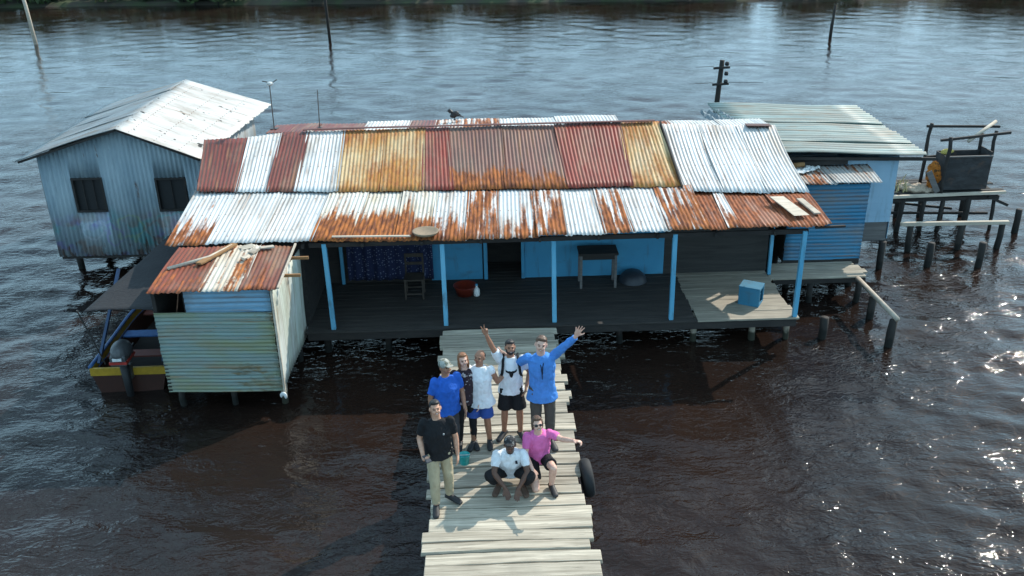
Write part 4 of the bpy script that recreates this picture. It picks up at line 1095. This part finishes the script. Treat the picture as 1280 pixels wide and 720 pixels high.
def hand(mb, wrist, d, n, style='relaxed', mirror=1, s=1.0):
    """palm and five fingers. d: direction of the hand, n: palm normal (side the fingers curl to), mirror: side of the thumb"""
    wrist = V(wrist); d = V(d).normalized(); n = V(n); n = (n - d*n.dot(d)).normalized(); t = d.cross(n)*mirror
    L = .095*s
    mb.loft([(wrist + d*(L*q), t*(w*s), n*(h*s)) for q, w, h in ((-.15, .024, .020), (.15, .032, .019), (.6, .042, .017), (1.0, .041, .013))])
    lens = (.072, .080, .074, .058); offs = (.030, .010, -.011, -.031)
    for i in range(4):
        base = wrist + d*(L*(.97 if i in (1, 2) else .92)) + t*(offs[i]*s)
        spread = {'open': (.30, .09, -.12, -.36), 'vee': (.24, -.16, -.06, -.12)}.get(style, (.07, .02, -.03, -.08))[i]
        curl = {'open': .06, 'vee': .05 if i < 2 else 1.35, 'relaxed': .38, 'grip': 1.0, 'point': .05 if i == 0 else .9}[style]
        dd = (d*math.cos(spread) + t*math.sin(spread)).normalized(); p = base; pts = [p - dd*.018*s]; pts.append(p)
        for k, fr in enumerate((.44, .32, .24)):
            a = curl*(k + .6)
            p = p + (dd*math.cos(a) + n*math.sin(a))*(lens[i]*fr*s*1.12); pts.append(p)
        mb.tube(pts, [.0098*s, .0098*s, .0092*s, .0086*s, .0070*s], 8)
        mb.ell(pts[-1], (.0070*s,)*3, None, 8, 6)
    tb = wrist + d*(L*.30) + t*(.026*s)
    ta = {'open': .95, 'vee': .3, 'grip': .35}.get(style, .55)
    td = (d*math.cos(ta) + t*math.sin(ta)).normalized(); nn = n*(.25 if style != 'grip' else .8)
    mb.tube([tb - td*.012*s, tb + td*.030*s + nn*.008*s, tb + (td + nn*.3).normalized()*.056*s + nn*.01*s, tb + (td*.9 + d*.25 + nn*.4).normalized()*.078*s + nn*.012*s], [.0135*s, .0125*s, .0105*s, .008*s], 8)

SK = {'tan': skin_mat('skin_tan', (.60, .34, .23)), 'brown': skin_mat('skin_brown', (.36, .185, .115)), 'light': skin_mat('skin_light', (.68, .43, .33)), 'dark': skin_mat('skin_dark', (.115, .058, .038))}
HAIRD = plain_mat('hair_dark', (.016, .013, .012), .55); HAIRB = plain_mat('hair_brown', (.11, .060, .034), .5); HAIRR = plain_mat('hair_copper', (.26, .11, .045), .5)
EYE = plain_mat('eye_dark', (.015, .012, .010), .25); LIP = plain_mat('lip', (.28, .09, .075), .5); TEETH = plain_mat('teeth', (.72, .69, .63), .35); BROW = plain_mat('brow', (.03, .022, .018), .7)

BASE = dict(pelvis=(0, .01, .93), waist=(0, 0, 1.07), chest=(0, -.005, 1.25), neck=(0, .012, 1.425), head=(0, -.005, 1.50),
            sl=(-.180, .01, 1.385), sr=(.180, .01, 1.385), el=(-.245, .03, 1.11), er=(.245, .03, 1.11), wl=(-.255, -.05, .865), wr=(.255, -.05, .865),
            hl=(-.088, .01, .90), hr=(.088, .01, .90), kl=(-.105, -.02, .485), kr=(.105, -.02, .485), al=(-.115, .03, .085), ar=(.115, .03, .085))

class Person:
    def __init__(self, loc, rz, s, label, J=None, skin='tan', build=1.0, look=(0, 0, 0), hands=None, feet=None):
        self.root = thing('person', loc, label, 'person', 'group of people posing on the dock', rz)
        self.M = world_of(self.root) @ Matrix.Scale(s, 4)
        self.J = {k: V(v) for k, v in {**BASE, **(J or {})}.items()}
        self.s, self.b, self.skin = s, build, SK[skin]
        j = self.J
        self.side_h = (j['hr'] - j['hl']).normalized(); self.side_s = (j['sr'] - j['sl']).normalized()
        sm = (self.side_h + self.side_s).normalized()
        self.sides = [self.side_h, self.side_h, sm, self.side_s, self.side_s, self.side_s]
        pel = j['pelvis']; down = (pel - j['waist']).normalized()
        up = (j['neck'] - j['chest']).normalized()
        self.spine = [pel + down*.10, pel, j['waist'], j['chest'], j['neck'] - up*.045, j['neck'] + up*.015]
        b = build
        self.w = [(.150*b, .100*b), (.162*b, .108*b), (.140*b, .100*b**1.5), (.168*b, .112*b), (.150, .082), (.062, .058)]
        self.hd = Euler((R(look[0]), R(look[1]), R(look[2])), 'ZYX').to_matrix()   # pitch, roll, turn
        self.hands = hands or {}; self.feet = feet or {}
        self.dirs = {}
        self.body()
    def put(self, mb): mb.v = [tuple(self.M @ V(p)) for p in mb.v]; return mb
    def child(self, mb, name, mat, vox=.009, it=3, label=None, parent=None):
        o = self.put(mb).build(name, mat, parent or self.root, True, label)
        return fuse(o, vox*self.s, it) if vox else o
    def H(self, x, y, z): return self.J['head'] + self.hd @ V((x, y, z))
    def body(self):
        j = self.J; mb = MB()
        torso(mb, self.spine, self.w, self.sides)
        mb.tube([j['neck'] - (j['neck'] - j['chest'])*.1, self.H(0, .015, .06)], [.060, .056], 12)
        # head: skull, face, jaw, nose, ears
        hd = self.hd
        mb.ell(self.H(0, .012, .125), (.074, .094, .088), hd); mb.ell(self.H(0, -.012, .085), (.066, .078, .092), hd)
        mb.ell(self.H(0, -.040, .035), (.044, .045, .040), hd); mb.ell(self.H(0, -.090, .086), (.0135, .022, .026), hd)
        for s in (-1, 1):
            mb.ell(self.H(s*.077, .012, .092), (.012, .020, .032), hd); mb.ell(self.H(s*.033, -.072, .066), (.024, .018, .022), hd)
        mb.ell(self.H(0, -.074, .124), (.052, .02, .012), hd)
        for sd in 'lr':
            limb(mb, [j['s' + sd], j['e' + sd], j['w' + sd]], [.053*self.b**.5, .041, .028])
            limb(mb, [j['h' + sd], j['k' + sd], j['a' + sd]], [.084*self.b**.5, .056, .039])
            mir = 1 if sd == 'l' else -1
            d0, n0, st = self.hands.get(sd, ((j['w' + sd] - j['e' + sd]).normalized(), (-mir*-1.0, .25, 0), 'relaxed'))
            hand(mb, j['w' + sd], d0, n0, st, self.hands.get('m' + sd, mir), 1.05)
            fd = V(self.feet.get(sd, ((-.2 if sd == 'l' else .2), -1, -.05))).normalized(); a = j['a' + sd]
            up = V(self.feet.get('up' + sd, (0, 0, 1)))
            sv = fd.cross(up).normalized(); uv = sv.cross(fd)
            mb.loft([(a + fd*q - uv*dz, sv*w, uv*h) for q, w, h, dz in ((-.055, .026, .026, .045), (-.02, .036, .045, .03), (.06, .040, .038, .042), (.13, .045, .024, .057), (.175, .036, .016, .064))])
        o = self.child(mb, 'body', self.skin, .0065, 3)
        self.bodyo = o
    def face(self, smile=True, beard=None, glasses=False):
        hd = self.hd
        if not glasses:
            for s in (-1, 1): self.child(MB().ell(self.H(s*.029, -.0835, .103), (.0115, .007, .0062), hd), 'eye', EYE, 0)
        for s in (-1, 1): self.child(MB().ell(self.H(s*.030, -.0855, .123), (.019, .006, .0045), hd), 'eyebrow', BROW, 0)
        self.child(MB().ell(self.H(0, -.0835, .046), (.024, .010, .0095), hd), 'mouth', LIP, 0)
        if smile: self.child(MB().ell(self.H(0, -.0885, .047), (.018, .0075, .0048), hd), 'teeth', TEETH, 0)
        if beard:
            b = MB(); b.ell(self.H(0, -.047, .026), (.050, .047, .038), hd)
            for s in (-1, 1): b.ell(self.H(s*.052, -.022, .055), (.022, .04, .042), hd)
            o = self.child(b, 'beard', beard, .007)
        return self
    def hair(self, mat, style='short'):
        b = MB(); hd = self.hd
        if style == 'balding':
            b.ell(self.H(0, .034, .118), (.0805, .080, .070), hd)
        else:
            b.ell(self.H(0, .024, .140), (.0805, .094, .0855), hd); b.ell(self.H(0, -.038, .190), (.060, .048, .028), hd)
            b.ell(self.H(0, .045, .09), (.076, .066, .08), hd)
        if style in ('long', 'tied'):
            for s in (-1, 1): b.ell(self.H(s*.066, .012, .10), (.024, .045, .075), hd)
        if style == 'long':
            b.ell(self.H(0, .06, .03), (.085, .05, .12), hd)
            for s in (-1, 1): b.ell(self.H(s*.072, .01, .03), (.022, .04, .09), hd)
        if style == 'tied': b.tube([self.H(.02, .10, .13), self.H(.05, .15, .09), self.H(.065, .13, 0), self.H(.06, .11, -.08)], [.026, .034, .03, .014], 10)
        crease(self.child(b, 'hair', mat, .008, 2), .012, .022); return self
    def cap(self, mat, bm=None, turn=0):
        hd = self.hd @ Matrix.Rotation(R(turn), 3, 'Z'); b = MB()
        P = lambda x, y, z: self.J['head'] + hd @ V((x, y, z))
        b.ell(P(0, .008, .150), (.0885, .104, .082), hd, 20, 12)
        b.loft([(P(0, -.075 - .085*t, .152 - .016*t - .0*t), hd @ V((.074*(1 - .38*t*t), 0, 0)), hd @ V((0, .002, .007))) for t in (0, .35, .7, .9, 1.0)])
        self.child(b, 'cap', mat, .008, 2); return self
    def shirt(self, mat, sleeve=.62, hem=.10, loose=.016, name='shirt', flare=.016, collar=None, sr=1.0):
        j = self.J; mb = MB()
        pel = j['pelvis']; down = (pel - j['waist']).normalized()
        sp = list(self.spine); sp[0] = pel + down*hem
        w = [(a + .006, c + .008) for a, c in self.w]; w[0] = (w[1][0] + flare, w[1][1] + flare); w[5] = (.072, .068)
        w[2] = (max(w[2][0], w[1][0]*.96), max(w[2][1], w[1][1]*.98))
        torso(mb, sp, w, self.sides, loose)
        for sd in 'lr':
            s_, e_, w_ = j['s' + sd], j['e' + sd], j['w' + sd]
            if sleeve <= 0: mb.ell(s_ + (j['neck'] - s_)*.12, (.055, .055, .05)); continue
            r0, r1 = (.070*self.b**.5)*sr, .064*sr
            if sleeve <= 1: mb.ell(s_, (r0,)*3); mb.tube([s_, s_.lerp(e_, sleeve*.5), s_.lerp(e_, sleeve)], [r0, r0*.98, r1], 12)
            else:
                mb.ell(s_, (r0*.95,)*3); mb.tube([s_, s_.lerp(e_, .5), e_], [r0*.95, .063, .056], 12); mb.ell(e_, (.056,)*3)
                mb.tube([e_, e_.lerp(w_, .5), e_.lerp(w_, sleeve - 1)], [.056, .050, .043], 12)
        self.shirto = crease(self.child(mb, name, mat, .0085, 3), .030, .085)
        if collar:
            c = j['neck']; up = (V(self.H(0, 0, 0)) - c).normalized(); s = self.side_s; f = up.cross(s)
            cb = MB()
            cb.loft([(c + up*.0 - f*.0, s*.076, f*.070), (c + up*.035, s*.066, f*.064)])
            for q in (-1, 1): cb.box(c - V((0, .072, .01)) + s*(q*.036), (.055, .016, .05), (R(-25), 0, q*.5))
            self.child(cb, 'collar', collar, .008, 2, parent=self.shirto)
        return self
    def legs(self, mat, frac, name='trousers', r=(.098, .078, .058), top=.045):
        """frac 0..1 down the thigh, 1..2 down the shin"""
        j = self.J; mb = MB(); pel = j['pelvis']; down = (pel - j['waist']).normalized()
        torso(mb, [pel - down*top, pel, pel + down*.06, pel + down*.12], [(self.w[1][0]*.96, self.w[1][1]), self.w[1], (self.w[1][0], self.w[1][1]), (.13*self.b, .085*self.b)], [self.side_h]*4, .012)
        for sd in 'lr':
            h, k, a = j['h' + sd], j['k' + sd], j['a' + sd]
            mb.ell(h, (r[0],)*3)
            if frac <= 1: mb.tube([h, h.lerp(k, .4), h.lerp(k, frac)], [r[0], r[0]*.97, r[1]*1.18], 14)
            else:
                mb.tube([h, h.lerp(k, .5), k], [r[0], (r[0] + r[1])/2, r[1]], 14); mb.ell(k, (r[1],)*3)
                mb.tube([k, k.lerp(a, .5), k.lerp(a, frac - 1)], [r[1], (r[1] + r[2])/2*1.04, r[2]], 14)
        crease(self.child(mb, name, mat, .009, 3), .016, .075); return self
    def shoes(self, mat, sole=None):
        for sd in 'lr':
            a = self.J['a' + sd]; fd = V(self.feet.get(sd, ((-.2 if sd == 'l' else .2), -1, -.05))).normalized(); up = V(self.feet.get('up' + sd, (0, 0, 1)))
            sv = fd.cross(up).normalized(); uv = sv.cross(fd); mb = MB()
            mb.loft([(a + fd*q - uv*dz, sv*w, uv*h) for q, w, h, dz in ((-.075, .030, .030, .048), (-.05, .042, .046, .034), (0, .046, .060, .026), (.07, .048, .046, .040), (.15, .052, .034, .054), (.20, .044, .026, .062), (.215, .03, .016, .066))])
            so_ = self.child(mb, 'shoe', mat, .008, 2)
            if sole:
                self.child(MB().loft([(a + fd*q - uv*.078, sv*w, uv*.010) for q, w in ((-.075, .034), (-.04, .045), (.07, .046), (.15, .053), (.205, .042))]), 'sole', sole, 0, parent=so_)
        return self

DECKZ = D + .006
BLK = cloth_mat('black_cloth', (.014, .014, .016)); KHA = cloth_mat('khaki_cloth', (.44, .36, .235)); SHOE = plain_mat('dark_shoe', (.018, .018, .020), .6)
ROY = cloth_mat('royal_blue_cloth', (.022, .115, .50)); CAMO = cloth_mat('pale_camo_cloth', (.36, .36, .32), pat=(.17, .17, .13), patscale=26, thr=.52); WHT = cloth_mat('white_cloth', (.74, .76, .79))
BSH = cloth_mat('blue_shorts_cloth', (.035, .085, .32)); TALLB = cloth_mat('bright_blue_cloth', (.075, .25, .64), wr=.8); OLV = cloth_mat('olive_cloth', (.075, .072, .062)); PNK = cloth_mat('pink_cloth', (.72, .16, .42)); DKC = cloth_mat('dark_camo_cloth', (.030, .030, .032), pat=(.20, .20, .19), patscale=24, thr=.60)
NVY = cloth_mat('dark_navy_cloth', (.022, .020, .030)); PRT = cloth_mat('dark_print_cloth', (.035, .022, .030), pat=(.42, .38, .38), patscale=17, thr=.62)
SOLE = plain_mat('pale_sole', (.45, .45, .43), .7)

# man in black shirt, front left
p = Person((-.80, 10.46, DECKZ), R(8), .965, 'man in black short sleeved shirt and khaki trousers holding a phone', dict(
    el=(-.25, .05, 1.13), wl=(-.225, -.17, .965), er=(.25, .02, 1.11), wr=(.262, -.03, .86), al=(-.085, -.10, .085), kl=(-.085, -.09, .49), hl=(-.085, -.01, .90), ar=(.13, .10, .085), kr=(.12, .02, .49)), 'tan', 1.05, (-16, -4, 4),
    hands=dict(l=((.30, -.93, .02), (0, 0, 1), 'grip'), ml=-1), feet=dict(l=(-.12, -1, -.05), r=(.75, -.7, -.05)))
p.face().hair(HAIRD).shirt(BLK, .70, .09).legs(KHA, 1.93).shoes(SHOE)
c = p.J['chest']; p.child(MB().box((.075, -.145, 1.275), (.022, .008, .026)), 'badge', plain_mat('badge_grey', (.5, .5, .5), .4), 0, parent=p.shirto)
w = p.M @ (p.J['wl'] + V((.045, -.115, .035)))
ph = thing('phone', w, 'dark phone in the hand of the man in black', 'phone')
RM = Matrix.Rotation(R(8), 3, 'Z') @ Euler((R(8), 0, R(20))).to_matrix()
bevel(MB().box(w, (.078, .155, .010), RM).build('case', plain_mat('phone_case', (.03, .03, .035), .3), ph), .003)
MB().box(w + RM @ V((0, 0, .0062)), (.068, .142, .002), RM).build('screen', plain_mat('phone_screen', (.10, .105, .115), .08), ph)

# man in royal blue shirt and pale cap
p = Person((-.72, 11.62, DECKZ), R(28), .955, 'man in royal blue t-shirt and pale camouflage cap standing behind the man in black', dict(
    er=(.25, -.02, 1.12), wr=(.22, -.16, .90), el=(-.255, .04, 1.11), wl=(-.265, -.02, .86)), 'brown', 1.14, (-8, 0, 12))
p.face(False).cap(CAMO).shirt(ROY, .72, .11).legs(cloth_mat('dark_grey_cloth', (.05, .05, .055)), 1.9).shoes(SHOE)
p.hair(HAIRD, 'balding')

# woman with copper hair
p = Person((-.46, 11.88, DECKZ), R(6), .93, 'woman with copper hair in a dark patterned top and black trousers', dict(
    er=(.225, .03, 1.12), wr=(.215, -.06, .875), el=(-.225, .04, 1.12), wl=(-.20, .03, .88), sl=(-.165, .01, 1.375), sr=(.165, .01, 1.375)), 'light', .90, (-10, -6, 8))
p.face().hair(HAIRR, 'long').shirt(PRT, .55, .08).legs(BLK, 1.93, r=(.092, .066, .046)).shoes(SHOE)

# man in white vest and blue shorts
p = Person((-.24, 11.92, DECKZ), R(-10), .945, 'man in loose white sleeveless shirt and blue shorts', dict(
    el=(-.235, .02, 1.11), wl=(-.235, -.06, .86), er=(.27, .09, 1.13), wr=(.40, .26, 1.22), al=(-.125, -.04, .085), kl=(-.12, -.07, .485), ar=(.125, .03, .085)), 'brown', 1.0, (-6, 8, -14))
p.face(False).hair(HAIRD, 'balding').shirt(WHT, .22, .16, flare=.05, loose=.026).legs(BSH, .84, 'shorts', r=(.100, .098, .06), top=.0).shoes(SHOE)

# man in white t-shirt with raised arm
p = Person((.23, 12.12, DECKZ), R(2), .965, 'man in white t-shirt with a black bull emblem raising two fingers', dict(
    sl=(-.172, .0, 1.415), el=(-.285, -.05, 1.665), wl=(-.365, -.10, 1.895), er=(.30, .05, 1.13), wr=(.235, -.11, .975), al=(-.125, .02, .085), ar=(.135, -.02, .085), kl=(-.11, -.02, .485), kr=(.125, -.04, .485)), 'brown', 1.06, (-14, 0, 4),
    hands=dict(l=((-.18, -.10, .97), (.1, -1, 0), 'vee'), r=((-.25, -.45, -.80), (-1, 0, .2), 'relaxed'), ml=-1), feet=dict(l=(-.55, -.85, -.05), r=(.40, -.9, -.05)))
p.face(True, HAIRD).hair(HAIRD).shirt(WHT, .62, .10).legs(BLK, .86, 'shorts', r=(.108, .104, .06)).shoes(SHOE)
# bull's head emblem on the chest
def emblem(pp, pts, z0, th=.006, grow=.026, name='emblem', mat=None):
    mb = MB(); c = pp.J['chest']; wx, wy = pp.w[3][0] + grow, pp.w[3][1] + grow
    n = len(pts); q = [V((x, c.y - wy*math.sqrt(max(.05, 1 - (x/wx)**2)), z0 + z)) for x, z in pts]
    # fan of thin strips from the spine of the shape keeps it on the curved chest
    vs = q + [v - V((0, th, 0)) for v in q]
    mb.add(vs, [tuple(range(n, 2*n))] + [(k, (k + 1) % n, n + (k + 1) % n, n + k) for k in range(n)])
    return pp.child(mb, name, mat or BLK, 0, parent=pp.shirto)
half = [(x*1.12, z*1.12) for x, z in [(0, .012), (.020, .020), (.040, .016), (.062, .026), (.074, .046), (.080, .022), (.070, .002), (.046, -.010), (.030, -.016), (.026, -.040), (.017, -.066), (.010, -.078), (0, -.080)]]
HZ = 1.25
L_ = emblem(p, half, HZ); R_ = emblem(p, [(-x, z) for x, z in reversed(half)], HZ)
# backpack
bp = thing('backpack', p.M @ V((0, .16, 1.2)), 'black backpack worn by the man in the bull t-shirt', 'backpack')
k = MB(); k.ell((0, .205, 1.20), (.145, .085, .22)); k.box((0, .20, 1.14), (.26, .15, .30))
fuse(p.put(k).build('bag', BLK, bp, True), .012)
for s in (-1, 1):
    pts = [V((s*.105, .10, 1.43)), V((s*.112, .03, 1.475)), V((s*.118, -.075, 1.435)), V((s*.128, -.137, 1.34)), V((s*.142, -.125, 1.22)), V((s*.172, -.05, 1.11)), V((s*.150, .10, 1.05))]
    k = MB()
    for a_, b_ in zip(pts[:-1], pts[1:]): k.bar(a_, b_, .040, .014, (s*.5, -.8, .3))
    p.put(k).build('strap', BLK, bp)

# tall man in bright blue shirt
p = Person((.69, 11.90, DECKZ), R(3), 1.085, 'tall man in bright blue long sleeved shirt and grey trousers raising an open hand', dict(
    chest=(-.005, -.03, 1.25), neck=(-.02, -.035, 1.425), head=(-.035, -.065, 1.495), sr=(.170, -.01, 1.405), er=(.305, -.10, 1.585), wr=(.43, -.20, 1.765), sl=(-.195, 0, 1.375), el=(-.30, .20, 1.20), wl=(-.46, .30, 1.27),
    al=(-.085, .0, .085), ar=(.105, -.04, .085), kl=(-.09, -.03, .485)), 'light', .98, (-8, 10, -6),
    hands=dict(r=((.30, -.25, .92), (0, -1, -.2), 'open'), mr=1), feet=dict(l=(-.25, -1, -.05), r=(.3, -1, -.05)))
p.face().hair(HAIRB).shirt(TALLB, 1.90, .20, flare=.042, collar=TALLB, sr=1.02).legs(OLV, 1.95).shoes(SHOE)
p.child(MB().tube([V((-.055, -.095, 1.415)), V((-.03, -.165, 1.30)), V((-.02, -.170, 1.20)), V((-.015, -.160, 1.12))], .006, 6).tube([V((.02, -.10, 1.415)), V((-.01, -.166, 1.30)), V((-.015, -.170, 1.20))], .006, 6), 'neck_cord', BLK, 0)

# crouching man in white polo
p = Person((.17, 10.78, DECKZ), R(0), .985, 'crouching man in white polo shirt and dark patterned cap', dict(
    pelvis=(0, .17, .225), waist=(0, .115, .345), chest=(0, .02, .505), neck=(0, -.055, .655), head=(0, -.10, .70),
    sl=(-.185, -.04, .615), sr=(.185, -.04, .615), el=(-.235, -.215, .415), er=(.235, -.215, .415), wl=(-.085, -.33, .25), wr=(.10, -.34, .24),
    hl=(-.095, .14, .21), hr=(.095, .14, .21), kl=(-.285, -.185, .36), kr=(.265, -.215, .35), al=(-.17, .0, .085), ar=(.17, -.04, .085)), 'dark', 1.13, (-12, 0, -2),
    hands=dict(l=((.30, -.45, -.85), (0, -1, .3), 'relaxed'), r=((-.2, -.45, -.85), (0, -1, .3), 'relaxed')), feet=dict(l=(-.35, -1, -.03), r=(.25, -1, -.03)))
p.face(False).hair(HAIRD, 'balding').cap(DKC).shirt(WHT, .66, .03, collar=WHT, sr=.93).legs(BLK, 1.15, 'shorts', r=(.105, .088, .075)).shoes(plain_mat('brown_sandal', (.10, .055, .035), .7))
emb = MB().box((.085, -.133, .535), (.032, .006, .045), (R(-28), 0, R(12))); p.child(emb, 'emblem', NVY, 0, parent=p.shirto)

# kneeling woman in pink
p = Person((.58, 10.86, DECKZ), R(6), .965, 'kneeling woman in pink t-shirt and black shorts holding one arm out', dict(
    pelvis=(.01, .12, .42), waist=(.01, .09, .56), chest=(0, .04, .73), neck=(-.01, -.005, .895), head=(-.015, -.03, .945),
    sl=(-.165, .01, .845), sr=(.155, .01, .86), er=(.32, -.13, .83), wr=(.455, -.29, .895), el=(-.215, -.09, .60), wl=(-.135, -.24, .44),
    hl=(-.085, .10, .40), hr=(.095, .10, .40), kl=(-.085, -.215, .075), kr=(.165, -.26, .44), al=(-.10, .20, .065), ar=(.155, -.16, .085)), 'light', .92, (-16, -4, 2),
    hands=dict(r=((.55, -.70, .30), (0, -.3, -1), 'point'), mr=-1, l=((.25, -.5, -.8), (0, 0, -1), 'relaxed')), feet=dict(l=(-.1, .8, -.35), upl=(0, -.4, -1), r=(.15, -1, -.03)))
p.face(True, None, True).hair(HAIRB, 'tied').shirt(PNK, .66, .075, loose=.017, sr=.98).legs(BLK, .70, 'shorts', r=(.096, .086, .06)).shoes(SHOE)
g_ = MB()
for s in (-1, 1): g_.ell(p.H(s*.031, -.090, .104), (.027, .008, .019), p.hd)
for s in (-1, 1): g_.tube([p.H(s*.055, -.084, .108), p.H(s*.078, .005, .105)], .004, 6)
g_.tube([p.H(-.01, -.097, .108), p.H(.01, -.097, .108)], .004, 6)
p.child(g_, 'sunglasses', plain_mat('sunglass_black', (.012, .010, .012), .15), 0)
